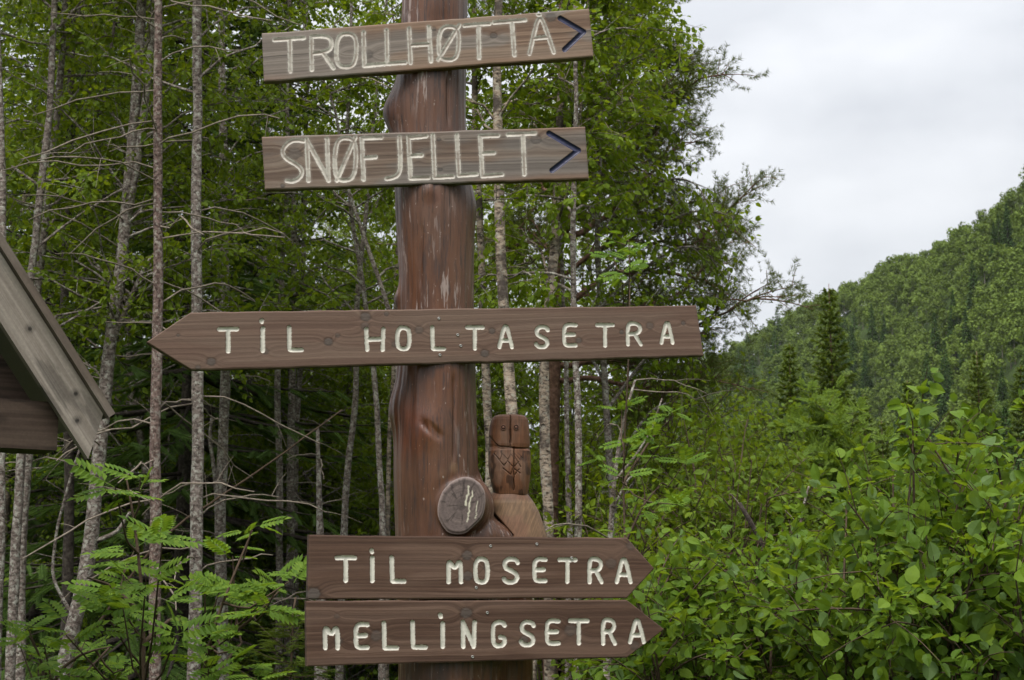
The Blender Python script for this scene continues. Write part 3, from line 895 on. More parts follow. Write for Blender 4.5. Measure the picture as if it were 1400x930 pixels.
    mb.add(PV_[ring] - Nn * thick, None, None, col=C_[ring] * 0.8)
    # back sheet
    Bf = PV_.reshape(nt, ns, 3) - Nn * thick
    bi = np.unique(np.concatenate([np.arange(0, nt, 12), [nt - 1]])); bj = np.unique(np.concatenate([np.arange(0, ns, 40), [ns - 1]]))
    Bs = Bf[np.ix_(bi, bj)]; ii = np.arange(Bs.shape[0] * Bs.shape[1]).reshape(Bs.shape[:2])
    mb.add(Bs.reshape(-1, 3), np.stack([ii[:-1, :-1], ii[:-1, 1:], ii[1:, 1:], ii[1:, :-1]], -1).reshape(-1, 4), col=c[np.ix_(bi, bj)].reshape(-1, 3))
    o = wbuild(mb, "sign_board", M['board'], signpost, True)
    o["label"] = label
    lid = LID[:-1, :-1].ravel()
    for gi in sorted(set(strokes[1])):
        wbuild(sub(is_let & (lid == gi), paint), "carved_letter", M['paint_old'] if weathered else M['paint'], o, True)
    if arrows: wbuild(sub(is_arr, navy), "arrow_mark", M['navy'], o, True)
    for (px, py) in screws:
        c0 = uv((px, py)); ctr = P0 + c0[0] * Uu + c0[1] * Zz + Nn * 0.0006
        an = np.linspace(0, 2 * pi, 16, endpoint=False)
        rg = lambda r, d: ctr + r * (np.cos(an)[:, None] * Uu + np.sin(an)[:, None] * Zz) + Nn * d
        Vv = np.concatenate([rg(0.0046, -0.002), rg(0.0046, 0.0006), rg(0.0036, 0.0014), rg(0.0015, 0.0010), rg(0.0012, -0.0012), (ctr - Nn * 0.0012)[None]])
        Qq = [[k * 16 + i, k * 16 + (i + 1) % 16, (k + 1) * 16 + (i + 1) % 16, (k + 1) * 16 + i] for k in range(4) for i in range(16)]
        Tt = [[64 + i, 64 + (i + 1) % 16, 80] for i in range(16)]
        wbuild(MB().add(Vv, Qq, Tt), "screw", M['steel'], o, True)
    return o

M['board'] = vcol_wood("plank_wood", 0.72, 0.25, (3, 3, 60), 14, 0.16, 0.12)
M['paint'] = vcol_wood("cream_paint", 0.55, 0.35, (1, 1, 1), 120, 0.06, 0.1)
M['paint_old'] = vcol_wood("worn_paint", 0.7, 0.25, (1, 1, 1), 120, 0.15, 0.2)
M['navy'] = vcol_wood("navy_paint", 0.4, 0.4, (1, 1, 1), 120, 0.1, 0.1)
m, N, L = new_mat("screw_steel")
p = finish(N, L, (0.30, 0.29, 0.27), 0.4, 0.5); p.inputs["Metallic"].default_value = 0.8
M['steel'] = m

NEW1 = dict(base=(0.1317, 0.0810, 0.0588), dark=(0.0979, 0.0581, 0.0420), light=(0.1469, 0.1012, 0.0756), wl=0.45)
NEW2 = dict(base=(0.0837, 0.0458, 0.0302), dark=(0.0552, 0.0290, 0.0185), light=(0.1469, 0.0924, 0.0672), wl=0.35)
OLD = dict(base=(0.1913, 0.1250, 0.0857), dark=(0.1202, 0.0730, 0.0487), light=(0.2180, 0.1690, 0.1302), wl=0.4, grey=(0.1602, 0.1408, 0.1243), warm=(0.2003, 0.1126, 0.0714))
OLD2 = dict(base=(0.1469, 0.1030, 0.0764), dark=(0.0934, 0.0616, 0.0445), light=(0.1825, 0.1434, 0.1134), wl=0.4, grey=(0.1335, 0.1170, 0.1042), warm=(0.1825, 0.0986, 0.0613))

def Z1(a, b): return (340 + a * .3571, b * .3571)
def Z2(a, b): return (190 + a * .2786, 400 + b * .2786)
def Z3(a, b): return (580 + a * .2857, 400 + b * .2857)
def Z4(a, b): return (400 + a * .3786, 710 + b * .3786)
ts, ta = troll()
board("topmost weathered board reading TROLLHØTTA with a dark arrow pointing right", [Z1(50, 128), Z1(58, 312)], [Z1(1303, 33), Z1(1320, 216)], 0.0, 0.128, ts, 3.4, OLD,
      [(*Z1(760, 130), 6, .8), (*Z1(457, 210), 6, .7), (*Z1(320, 205), 6, .7), (*Z1(938, 137), 4, .9), (*Z1(1158, 68), 6, .8), (*Z1(708, 112), 3, .7)], ta, True, (), 3)
ss, sa = snof()
board("weathered grey-brown board reading SNØFJELLET with a dark arrow pointing right", [Z1(50, 524), Z1(62, 726)], [Z1(1288, 485), Z1(1302, 683)], 0.0, 0.128, ss, 3.4, OLD2,
      [(*Z1(175, 590), 8, .7), (*Z1(650, 596), 4, .8), (*Z1(728, 535), 2.4, 1), (*Z1(733, 650), 2.4, 1), (*Z1(1100, 535), 6, .8), (*Z1(130, 712), 2.6, 1)], sa, True, (), 14)
board("longest dark brown board reading TİL HOLTASETRA, its tip pointing left", [Z2(255, 97), Z2(38, 243), Z2(258, 381)], [Z3(1302, 62), Z3(1338, 304)], radians(18), 0.132, holt(), 3.1, NEW1,
      [(*Z2(355, 340), 5, .9), (*Z2(930, 242), 5, 1), (*Z2(975, 210), 3, .6), (*Z2(1112, 120), 6, .9), (*Z2(1110, 165), 5, .6), (*Z2(1215, 105), 3, .8), (*Z2(1375, 185), 5, .6), (*Z2(193, 210), 2, .8), (*Z2(620, 290), 4, .6), (*Z2(1255, 255), 4, .6),
       (*Z3(290, 292), 5, .9), (*Z3(325, 185), 4, .8), (*Z3(740, 230), 4, .8), (*Z3(945, 190), 3, .9), (*Z3(1080, 160), 5, .6), (*Z3(1240, 147), 3, .9), (*Z2(290, 368), 3, .8)],
      None, False, (Z3(70, 124), Z3(160, 203), Z3(175, 255), Z3(75, 299)), 27)
board("dark brown board reading TİL MOSETRA, its tip pointing right", [Z4(60, 57), Z4(55, 289)], [Z4(1207, 67), Z4(1307, 178), Z4(1207, 285)], radians(18), 0.180, mose(), 3.2, NEW2,
      [(*Z4(630, 130), 6, .8), (*Z4(632, 205), 6, .8), (*Z4(75, 270), 8, 1), (*Z4(1150, 160), 7, .5), (*Z4(1222, 95), 6, .5), (*Z4(700, 175), 4, .5)],
      None, False, (Z4(715, 97), Z4(882, 90), Z4(663, 247), Z4(1008, 140)), 41)
board("lowest dark brown board reading MELLİNGSETRA, its tip pointing right", [Z4(50, 294.5), Z4(52, 531)], [Z4(1207, 291), Z4(1343, 398), Z4(1207, 500)], radians(18), 0.180, mell(), 3.2, NEW2,
      [(*Z4(627, 338), 7, .8), (*Z4(303, 420), 7, .6), (*Z4(1005, 400), 8, .6), (*Z4(835, 435), 5, .7), (*Z4(165, 440), 5, .5), (*Z4(1235, 455), 6, .5), (*Z4(160, 350), 3, .4)],
      None, False, (Z4(650, 497), Z4(703, 338)), 58)

# ------------------------------------------------------------------ carved owl on the second stem
def owl():
    Y0 = 4.83
    z5 = lambda a, b: (500 + a * .2366, 540 + b * .2366)
    def w(a, b): return at(*z5(a, b), Y0)
    def carve(prof, depth, name, mat, front_flat=0.0, expo=3.0, carver=None, colour=None, nz=220, na=420, closed=True):
        # prof rows: (zoom y, zoom xl, zoom xr) top to bottom
        ys = np.array([r[0] for r in prof], float)
        yy = np.linspace(ys[0], ys[-1], nz)
        xl = np.interp(yy, ys, [r[1] for r in prof]); xr = np.interp(yy, ys, [r[2] for r in prof])
        A = np.array([w(a, b) for a, b in zip(xl, yy)]); Bp = np.array([w(a, b) for a, b in zip(xr, yy)])
        ctr = (A + Bp) / 2; hw = (Bp[:, 0] - A[:, 0]) / 2
        an = np.linspace(0, 2 * pi, na, endpoint=False)
        cx, sy = np.cos(an), np.sin(an)
        q = (np.abs(cx) ** expo + np.abs(sy) ** expo) ** (-1 / expo)
        X = ctr[:, 0][:, None] + hw[:, None] * (cx * q)[None]
        Yv = Y0 + (hw * depth)[:, None] * (sy * q)[None]
        Zv = np.repeat(ctr[:, 2][:, None], na, 1)
        P = np.stack([X, Yv, Zv], -1)
        zx = (xl + xr)[:, None] / 2 + (xr - xl)[:, None] / 2 * (cx * q)[None]
        zy = np.repeat(yy[:, None], na, 1)
        front = (sy < -0.15)[None] & np.ones_like(zx, bool)
        c = colour(zx, zy, P)
        if carver is not None:
            d, dk = carver(zx, zy, front)
            P[..., 1] += np.where(front, d, 0)
            c = c * (1 - dk * front)[..., None]
        idx = np.arange(nz * na).reshape(nz, na)
        Q = np.stack([idx[:-1], idx[1:], np.roll(idx[1:], -1, 1), np.roll(idx[:-1], -1, 1)], -1).reshape(-1, 4)[:, ::-1]
        V = P.reshape(-1, 3); n = len(V)
        V = np.concatenate([V, P[0].mean(0)[None], P[-1].mean(0)[None]])
        T = np.concatenate([np.stack([np.full(na, n), idx[0], np.roll(idx[0], -1)], -1), np.stack([np.full(na, n + 1), np.roll(idx[-1], -1), idx[-1]], -1)])
        cc = np.concatenate([c.reshape(-1, 3), c[0].mean(0)[None], c[-1].mean(0)[None]])
        return MB().add(V, Q, T, col=cc)
    def seg(zx, zy, a, b):
        a = np.array(a, float); b = np.array(b, float); ab = b - a
        t = np.clip(((zx - a[0]) * ab[0] + (zy - a[1]) * ab[1]) / (ab @ ab), 0, 1)
        return np.hypot(zx - a[0] - t * ab[0], zy - a[1] - t * ab[1])
    grain = lambda zx, zy, P, sd, sc=0.16: fbm(zx * sc, zy * 0.012, P[..., 1] * 60, sd, 4)
    def col_body(zx, zy, P):
        g = grain(zx, zy, P, 71)[..., None]
        b = fbm(P[..., 0] * 25, P[..., 1] * 25, P[..., 2] * 12, 73, 3)[..., None]
        c = np.array([0.128, 0.054, 0.025]) * (0.55 + 0.9 * g)
        gr = smooth01((b - 0.5) / 0.15) * 0.55
        c = c * (1 - gr) + np.array([0.15, 0.095, 0.066]) * (0.6 + 0.8 * g) * gr
        dk = smooth01((fbm(zx * 0.03, zy * 0.012, 0, 75, 3) - 0.55) / 0.12)[..., None] * 0.6 * (zy > 330)[..., None]
        return c * (1 - dk)
    def carve_body(zx, zy, f):
        d = np.zeros_like(zx); dk = np.zeros_like(zx)
        crack_x = np.where(zy < 310, 834, 856) + 5 * (vnoise(zy * 0.05, 0, 0, 3) - 0.5)
        k = np.exp(-((zx - crack_x) / 2.4) ** 2) * (zy > 128) * (zy < 560)
        d += 0.006 * k; dk = np.maximum(dk, 0.75 * k)
        # face disc: flat brow plane with the round chin line cut below it
        chin = 314 - 75 * smooth01((790 - zx) / 85) ** 1.5 + 0 * zx
        kc = np.exp(-((zy - chin - 4 * np.sin(zx * .03)) / 4.0) ** 2)
        d += 0.005 * kc; dk = np.maximum(dk, 0.5 * kc)
        below = smooth01((zy - chin) / 6); d += 0.004 * below * np.exp(-((zy - chin) / 60).clip(0) ** 2)
        for a, b in (((742, 350), (775, 385)), ((775, 385), (790, 350)), ((790, 350), (822, 385)), ((822, 385), (838, 352)), ((838, 352), (862, 380)), ((862, 350), (890, 385)), ((762, 375), (800, 420)), ((800, 420), (822, 390)),
                     ((822, 395), (850, 425)), ((850, 350), (895, 425)), ((858, 425), (885, 395)), ((795, 435), (838, 470)), ((838, 470), (850, 432)), ((862, 440), (892, 462)), ((862, 470), (885, 440)), ((880, 345), (905, 375))):
            kk = np.exp(-(seg(zx, zy, a, b) / 3.0) ** 2)
            d = np.maximum(d, 0.0035 * kk); dk = np.maximum(dk, 0.45 * kk)
        # bill cut along the middle of the face
        kb = np.exp(-(seg(zx, zy, (834, 215), (838, 285)) / 7) ** 2); d += 0.003 * kb; dk = np.maximum(dk, 0.5 * kb)
        return d, dk
    body_prof = [(119, 770, 885), (121, 757, 905), (126, 744, 922), (136, 732, 933), (152, 724, 940), (185, 716, 944), (240, 711, 948), (290, 712, 949), (306, 716, 947), (314, 714, 946),
                 (330, 709, 952), (400, 708, 955), (450, 712, 953), (500, 722, 948), (540, 732, 942), (575, 742, 936), (600, 752, 925)]
    o = wbuild(carve(body_prof, 0.95, "owl", None, expo=3.2, carver=carve_body, colour=col_body), "carved_owl", M['owl'], signpost, True)
    o["label"] = "reddish wooden owl carved on the short side stem"
    for (ex, ey) in ((796, 201), (869, 199)):                       # eyes: ring with a round peg inside
        c = w(ex, ey); hw = w(948, 200)[0] - w(712, 200)[0]
        yf = Y0 - 0.95 * hw / 2 * 1.0 - 0.0005
        an = np.linspace(0, 2 * pi, 28, endpoint=False)
        rr = [(0.0088, 0.003), (0.0086, -0.0016), (0.0072, -0.0022), (0.0062, 0.0014), (0.0048, 0.0016), (0.0040, -0.0020), (0.0016, -0.0030)]
        Vv = np.concatenate([np.stack([c[0] + r * np.cos(an), np.full(28, yf + d), c[2] + r * np.sin(an)], -1) for r, d in rr] + [np.array([[c[0], yf - 0.0030, c[2]]])])
        Qq = [[k * 28 + i, (k + 1) * 28 + i, (k + 1) * 28 + (i + 1) % 28, k * 28 + (i + 1) % 28] for k in range(6) for i in range(28)]
        Tt = [[6 * 28 + i, 7 * 28, 6 * 28 + (i + 1) % 28] for i in range(28)]
        cc = np.concatenate([np.full((28, 3), 1.0) * np.array(cl) for cl in ((.1, .05, .03), (.17, .085, .055), (.15, .07, .045), (.03, .015, .01), (.03, .015, .01), (.16, .08, .05), (.15, .07, .05))] + [np.array([[.15, .07, .05]])])
        wbuild(MB().add(Vv, Qq, Tt, col=cc), "eye", M['owl'], o, True)
    def col_base(zx, zy, P):
        g = grain(zx + (zy - 600) * 0.35, zy, P, 81)[..., None]
        b = fbm(P[..., 0] * 16, P[..., 1] * 16, P[..., 2] * 16, 83, 3)[..., None]
        c = np.array([0.138, 0.082, 0.044]) * (0.55 + 0.9 * g)
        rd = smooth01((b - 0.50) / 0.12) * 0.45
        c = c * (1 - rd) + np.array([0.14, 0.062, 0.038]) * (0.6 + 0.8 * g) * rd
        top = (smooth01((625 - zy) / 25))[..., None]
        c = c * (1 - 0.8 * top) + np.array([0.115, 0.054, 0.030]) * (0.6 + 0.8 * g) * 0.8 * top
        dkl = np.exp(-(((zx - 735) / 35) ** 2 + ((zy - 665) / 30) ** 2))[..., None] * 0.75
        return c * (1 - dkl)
    def carve_base(zx, zy, f):
        kk = np.exp(-(seg(zx, zy, (705, 655), (845, 820)) / 7) ** 2) * smooth01((zy - 650) / 20)
        return 0.02 * kk, 0.92 * kk
    base_prof = [(535, 800, 868), (540, 775, 895), (552, 752, 915), (575, 722, 938), (600, 710, 957), (630, 703, 977), (680, 705, 1003), (740, 700, 1025), (790, 700, 1041), (830, 700, 1052), (900, 700, 1050), (1000, 720, 1010)]
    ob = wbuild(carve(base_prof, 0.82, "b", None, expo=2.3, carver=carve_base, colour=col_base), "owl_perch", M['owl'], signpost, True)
    ob["label"] = "paler rounded stem top under the carved owl"
M['owl'] = vcol_wood("carved_wood", 0.6, 0.3, (1, 1, 0.2), 70, 0.28, 0.2)
owl()

# ------------------------------------------------------------------ small shelter whose roof corner reaches in from the left
def shelter():
    yaw = radians(32)
    Uu = np.array([cos(yaw), sin(yaw), 0]); Nn = np.array([sin(yaw), -cos(yaw), 0]); Zz = np.array([0, 0, 1.0])
    P0 = at(140, 580, 4.3)
    z6 = lambda a, b: (a * .4089, 280 + b * .4089)
    def uv(p):
        w_ = on_plane(p[0], p[1], P0, Nn) - P0
        return np.array([np.dot(w_, Uu), w_[2]])
    tipu = uv(z6(345, 700)); tipl = uv(z6(295, 850)); lipe = uv(z6(362, 690)); lip0 = uv(z6(0, 78)); b0 = uv(z6(0, 157)); b1 = uv(z6(0, 390))
    d = unit((b0 - tipu)[None])[0]                         # up the slope, to the left
    nrm = np.array([-d[1], d[0]]); nrm = -nrm if nrm[1] < 0 else nrm      # outwards (up and to the right)
    ridge_len = 1.75
    apex = tipu + d * ridge_len
    gx, gy = P0[0] + 0 * 1, P0[1]
    half = abs(apex[0] - tipu[0])
    base_u = apex[0]
    bw = P0 + base_u * Uu
    gzv = float(gz(bw[0], bw[1]))
    root = thing("shelter", "small weathered wooden shelter with a steep gable roof beside the trunks", "shelter", np.array([bw[0], bw[1], gzv]))
    def prism(poly, back, front, name, mat, parent, label=None, seed=0, pal=((0.20, 0.155, 0.12), (0.12, 0.09, 0.07), (0.27, 0.225, 0.185)), marks=()):
        """plank with a polygon face in the gable plane (u,v), reaching from 'front' to 'back' behind the plane; finely divided faces with grain"""
        poly = np.array(poly, float)
        # quad face a,b,c,d  (a-b along the length)
        a, b, c_, d_ = poly
        ln = np.linalg.norm(b - a); wd = np.linalg.norm(d_ - a)
        n1 = max(2, int(ln / 0.003)); n2 = max(2, int(wd / 0.003))
        S, T_ = np.meshgrid(np.linspace(0, 1, n1), np.linspace(0, 1, n2), indexing='ij')
        F = a * ((1 - S) * (1 - T_))[..., None] + b * (S * (1 - T_))[..., None] + c_ * (S * T_)[..., None] + d_ * ((1 - S) * T_)[..., None]
        x1 = S * ln; y1 = T_ * wd
        wp = 0.02 * (fbm(x1 * 2, y1 * 8, seed, seed, 3) - 0.5)
        r = fbm(x1 * 0.6, (y1 + wp) * 110, 1, seed + 1, 3); fb = fbm(x1 * 3, y1 * 12, 2, seed + 2, 3); fn = fbm(x1 * 8, (y1 + wp) * 500, 0, seed + 3, 2)
        col = np.array(pal[1]) + (np.array(pal[0]) - np.array(pal[1])) * smooth01((r - 0.3) / 0.35)[..., None]
        k = smooth01((fb - 0.45) / 0.2)[..., None] * 0.6
        col = (col * (1 - k) + np.array(pal[2]) * k) * (0.78 + 0.44 * fn)[..., None]
        st = smooth01((fbm(x1 * 5, y1 * 26, 4, seed + 5, 4) - 0.56) / 0.1)[..., None] * 0.4         # old water stains
        col = col * (1 - st)
        for kp in marks:
            rr = np.linalg.norm(F - kp, axis=-1)
            col = col * (1 - 0.8 * smooth01((0.0075 - rr) / 0.003))[..., None]
            col = col * (1 - 0.35 * smooth01((0.02 - rr) / 0.012))[..., None]
        mb = MB()
        W = lambda uv_, off: P0 + uv_[..., 0:1] * Uu + uv_[..., 1:2] * Zz + Nn * (-off)
        idx = np.arange(n1 * n2).reshape(n1, n2)
        Qf = np.stack([idx[:-1, :-1], idx[1:, :-1], idx[1:, 1:], idx[:-1, 1:]], -1).reshape(-1, 4)
        mb.add(W(F, front).reshape(-1, 3), Qf, col=col.reshape(-1, 3))
        ring = np.concatenate([idx[:, 0], idx[-1, 1:], idx[-2::-1, -1], idx[0, -2:0:-1]])
        Ff = F.reshape(-1, 2)[ring]; n = len(ring)
        mb.add(np.concatenate([W(Ff, front), W(Ff, back)]), np.stack([np.arange(n), n + np.arange(n), n + np.roll(np.arange(n), -1), np.roll(np.arange(n), -1)], -1), col=np.concatenate([col.reshape(-1, 3)[ring]] * 2))
        mb.add(W(np.array([a, b, c_, d_]), back), [[0, 1, 2, 3]], col=np.array([pal[0]] * 4))
        o = wbuild(mb, name, mat, parent, False)
        if label: o["label"] = label
        return o
    wood = vcol_wood("shelter_wood", 0.8, 0.2, (3, 3, 3), 40, 0.15, 0.1)
    mir = lambda p: np.array([2 * apex[0] - p[0], p[1]])
    wv = np.linalg.norm(lipe - tipu)                          # lip thickness in the gable plane
    GREY = ((0.25, 0.215, 0.182), (0.19, 0.16, 0.134), (0.30, 0.27, 0.238))
    DARK = ((0.045, 0.030, 0.022), (0.026, 0.018, 0.013), (0.06, 0.042, 0.03))
    wdn = b1 - b0; low_a = tipl; 
    # bargeboards (near gable), both slopes
    down = np.dot(tipl - tipu, nrm) * nrm
    q = [tipl, tipl + d * (ridge_len + 0.0), apex + (np.array([apex[0], (tipl + d * ridge_len)[1]]) - apex) * 0, tipu]
    la = tipl + d * ridge_len
    # lower edge meets the centre line
    d2 = unit((b1 - tipl)[None])[0]
    tl = (apex[0] - tipl[0]) / d2[0]; la = tipl + d2 * tl
    tu = (apex[0] - tipu[0]) / d[0]; ua = tipu + d * tu
    prism([tipl, la, ua, tipu], 0.028, 0.0, "bargeboard", wood, root, "grey weathered bargeboard along the roof slope", 11, GREY, marks=[uv(z6(a, b)) for a, b in ((253, 632), (258, 722), (100, 415))])
    prism([mir(la), mir(tipl), mir(tipu), mir(ua)], 0.028, 0.0, "bargeboard", wood, root, None, 12, GREY)
    # roof boards: a strip along each slope standing proud of the bargeboard
    e = tipu + nrm * 0.0005; tl2 = np.dot(lipe - tipu, nrm)
    th = max(tl2, 0.022)
    ov = -d * 0.015
    e0 = tipu + nrm * 0.002 + ov; e1 = ua + nrm * 0.002; f1 = ua + nrm * (0.002 + th) ; f0 = tipu + nrm * (0.002 + th) + ov
    e1[0] = min(e1[0], 1e9)
    prism([e0, e1, f1, f0], 1.6, -0.022, "roof_slope", wood, root, None, 13, ((0.135, 0.105, 0.083), (0.095, 0.073, 0.057), (0.175, 0.145, 0.12)))
    prism([mir(e1), mir(e0), mir(f0), mir(f1)], 1.6, -0.022, "roof_slope", wood, root, None, 14, ((0.135, 0.105, 0.083), (0.095, 0.073, 0.057), (0.175, 0.145, 0.12)))
    # tie beam under the bargeboards, set back, and the dark boarded gable above it
    bt = uv(z6(0, 640))[1]; bb = uv(z6(0, 806))[1]; bend = uv(z6(212, 720))[0]
    prism([np.array([2 * apex[0] - bend, bb]), np.array([bend, bb]), np.array([bend, bt]), np.array([2 * apex[0] - bend, bt])], 0.20, 0.05, "tie_beam", wood, root, "dark brown beam across the gable", 15, ((0.062, 0.042, 0.031), (0.040, 0.026, 0.019), (0.085, 0.06, 0.045)))
    s0 = np.interp(bt, [tipl[1], la[1]], [0, tl]); g0 = tipl + d2 * s0
    gw = g0[0] - 0.01
    prism([np.array([2 * apex[0] - gw, bt + 0.002]), np.array([gw, bt + 0.002]), np.array([apex[0] + 0.004, la[1] - 0.02]), np.array([apex[0] - 0.004, la[1] - 0.02])], 0.17, 0.14, "gable_boarding", wood, root, None, 16, DARK)
    bl = bb - gzv + P0[2] * 1.0
    for sgn in (-1, 1):                                      # corner posts stand out of the picture
        for bk in (0.06, 1.3):
            cu = apex[0] + sgn * (half - 0.62)
            zb = gzv - P0[2] - 0.1
            prism([np.array([cu - 0.05, bb - 0.003]), np.array([cu - 0.05, zb]), np.array([cu + 0.05, zb]), np.array([cu + 0.05, bb - 0.003])], bk + 0.1, bk, "corner_post", wood, root, None, 17, GREY)
shelter()

# ------------------------------------------------------------------ foliage
def frames(d, n):
    """orthonormal rotation rows (x=d, y, z~n)"""
    d = unit(d); y = unit(np.cross(n, d)); z = np.cross(d, y)
    return np.stack([d, y, z], 1)

def scatter(T, F, pos, rot, size):
    """copy template verts T (k,3) / faces F to every (pos, rot, size)"""
    V = (T[None] * np.asarray(size).reshape(len(pos), -1, 1)) @ rot + pos[:, None, :]
    k = len(T); n = len(pos)
    Fo = (np.asarray(F)[None] + (np.arange(n) * k)[:, None, None]).reshape(-1, len(F[0]))
    return V.reshape(-1, 3), Fo

LEAF = np.array([[0, 0, 0], [.28, .32, .06], [.66, .27, .04], [1, 0, -.08], [.66, -.27, .04], [.28, -.32, .06]])
LEAF_Q = [[0, 3, 2, 1], [0, 5, 4, 3]]
ROUND = np.array([[.10, 0, .0], [.22, .24, .07], [.46, .345, .09], [.74, .28, .05], [.92, .13, -.02], [1.06, 0, -.10], [.92, -.13, -.02], [.74, -.28, .05], [.46, -.345, .09], [.22, -.24, .07], [.46, 0, .02], [.74, 0, -.03]])
ROUND_Q = [[0, 10, 2, 1], [10, 11, 3, 2], [11, 5, 4, 3], [0, 9, 8, 10], [10, 8, 7, 11], [11, 7, 6, 5]]
def rowan_template():
    V, F = [], []
    def lf(p, dr, ln, wd, dip):
        dr = np.array(dr) / np.linalg.norm(dr); sd = np.array([-dr[1], dr[0], 0])
        b = len(V)
        V.extend([p, p + dr * ln * .45 + sd * wd + [0, 0, .01], p + dr * ln + [0, 0, dip], p + dr * ln * .45 - sd * wd + [0, 0, .01]])
        F.append([b, b + 3, b + 2, b + 1])
    for i in range(6):
        x = .26 + .125 * i
        ln = .30 + .06 * sin(pi * i / 5)
        for s in (-1, 1):
            lf(np.array([x, 0, -.10 * x * x]), (.55, s, 0), ln, .084, -.05)
    lf(np.array([.98, 0, -.10]), (1, 0, 0), .30, .084, -.05)
    b = len(V)
    V.extend([np.array([0, .008, 0]), np.array([0, -.008, 0]), np.array([1, -.005, -.10]), np.array([1, .005, -.10])])
    F.append([b, b + 1, b + 2, b + 3])
    return np.array(V), F
ROWAN, ROWAN_Q = rowan_template()
def spray_template(n=14, ln=.15, w=.036, rng=np.random.default_rng(5)):
    """flat conifer spray: a drooping twig with needles on both sides and above"""
    V, F = [], []
    for i in range(n):
        x = i / n
        for ang in (0.5, -0.5, 1.7, -1.7, 2.9):
            dy, dz = sin(ang) , cos(ang)
            if ang == 2.9: dy, dz = 0.2, .5
            l = ln * (1 - .35 * x) * rng.uniform(.8, 1.15)
            p = np.array([x, 0, 0]); e = p + l * np.array([.75, dy * .8, dz * .55])
            b = len(V)
            V.extend([p - [w, 0, 0], p + [w, 0, 0], e]); F.append([b, b + 1, b + 2])
    return np.array(V), F
SPRAY, SPRAY_T = spray_template()
def tuft_template(rng=np.random.default_rng(6), n=46):
    """pine shoot: long needles all round, slanting forward"""
    V, F = [], []
    for i in range(n):
        x = rng.uniform(-.1, 1); a = rng.uniform(0, 2 * pi)
        l = rng.uniform(.28, .42)
        p = np.array([x, 0, 0]); dr = unit(np.array([.8, cos(a), sin(a)])[None])[0]
        sd = unit(np.cross(dr, rng.normal(size=3))[None])[0] * .016
        b = len(V)
        V.extend([p - sd, p + sd, p + dr * l]); F.append([b, b + 1, b + 2])
    return np.array(V), F
TUFT, TUFT_T = tuft_template()

def resample(P, R, k):
    P = np.asarray(P, float); s = np.concatenate([[0], np.cumsum(np.linalg.norm(np.diff(P, axis=0), axis=1))])
    t = np.linspace(0, s[-1], k)
    Q = np.stack([np.interp(t, s, P[:, i]) for i in range(3)], -1)
    ker = np.array([1, 2, 3, 2, 1]) / 9
    for i in range(3):
        q = np.pad(Q[:, i], 2, mode='reflect', reflect_type='odd'); Q[:, i] = np.convolve(q, ker, 'valid')
    return Q, np.interp(t, s, R)

def at_z(P, R, z):
    """position and radius on a trunk polyline at heights z"""
    o = np.argsort(P[:, 2])
    zz = P[o, 2]
    return np.stack([np.interp(z, zz, P[o, i]) for i in range(3)], -1), np.interp(z, zz, R[o])

def limbs(P, R, n, z0, z1, L0, L1, up0, up1, droop, rng, k=7, az=None, rmax=0.03):
    z = np.sort(rng.uniform(z0, z1, n))
    p0, r0 = at_z(P, R, z)
    a = rng.uniform(0, 2 * pi, n) if az is None else rng.normal(az[0], az[1], n)
    f = (z - z0) / max(z1 - z0, 1e-6)
    L = (L0 + (L1 - L0) * f) * rng.uniform(.65, 1.2, n)
    up = np.radians(rng.uniform(up0, up1, n))
    d = np.stack([np.cos(a) * np.cos(up), np.sin(a) * np.cos(up), np.sin(up)], -1)
    t = np.linspace(0, 1, k)
    B = p0[:, None] + d[:, None] * (L[:, None] * t)[..., None]
    B[..., 2] -= droop * L[:, None] * t ** 2
    wob = np.cumsum(rng.normal(0, 1, (n, k, 3)), 1) * (L / k * 0.16)[:, None, None]
    wob[:, 0] = 0
    B = B + wob
    rb = np.minimum(r0 * .5, rmax)[:, None] * (1 - .85 * t)[None] + .0015
    return B, rb, L

def twigs_on(B, m, L, rng, lo=.2, spread=.9, k=4, up=.15):
    n, kb, _ = B.shape
    s = rng.uniform(lo, 1.0, (n, m)) * (kb - 1)
    i = np.clip(s.astype(int), 0, kb - 2); f = (s - i)[..., None]
    ar = np.arange(n)[:, None]
    p0 = B[ar, i] * (1 - f) + B[ar, i + 1] * f
    bd = unit(B[ar, i + 1] - B[ar, i])
    d = unit(bd * .8 + rng.normal(0, spread, (n, m, 3)) + np.array([0, 0, up]))
    Lt = L * rng.uniform(.5, 1.25, (n, m))
    t = np.linspace(0, 1, k)
    Tw = p0[:, :, None] + d[:, :, None] * (Lt[..., None] * t)[..., None]
    Tw[..., 2] -= .18 * Lt[..., None] * t ** 2
    return Tw.reshape(n * m, k, 3)

def leaves_on(Tw, per, rng, size, hang=.5, tilt=.6, lo=.1, var=.3, off=.02):
    n, k, _ = Tw.shape
    s = rng.uniform(lo, 1.0, (n, per)) * (k - 1)
    i = np.clip(s.astype(int), 0, k - 2); f = (s - i)[..., None]
    ar = np.arange(n)[:, None]
    p = Tw[ar, i] * (1 - f) + Tw[ar, i + 1] * f
    td = unit(Tw[:, -1] - Tw[:, 0])[:, None]
    d = unit(td * .5 + rng.normal(0, .7, (n, per, 3)) + np.array([0, 0, -hang]))
    nn = np.array([0, 0, 1.0]) + rng.normal(0, tilt, (n, per, 3))
    p = (p + d * off).reshape(-1, 3)
    return p, frames(d.reshape(-1, 3), nn.reshape(-1, 3)), size * rng.uniform(1 - var, 1 + var, len(p))

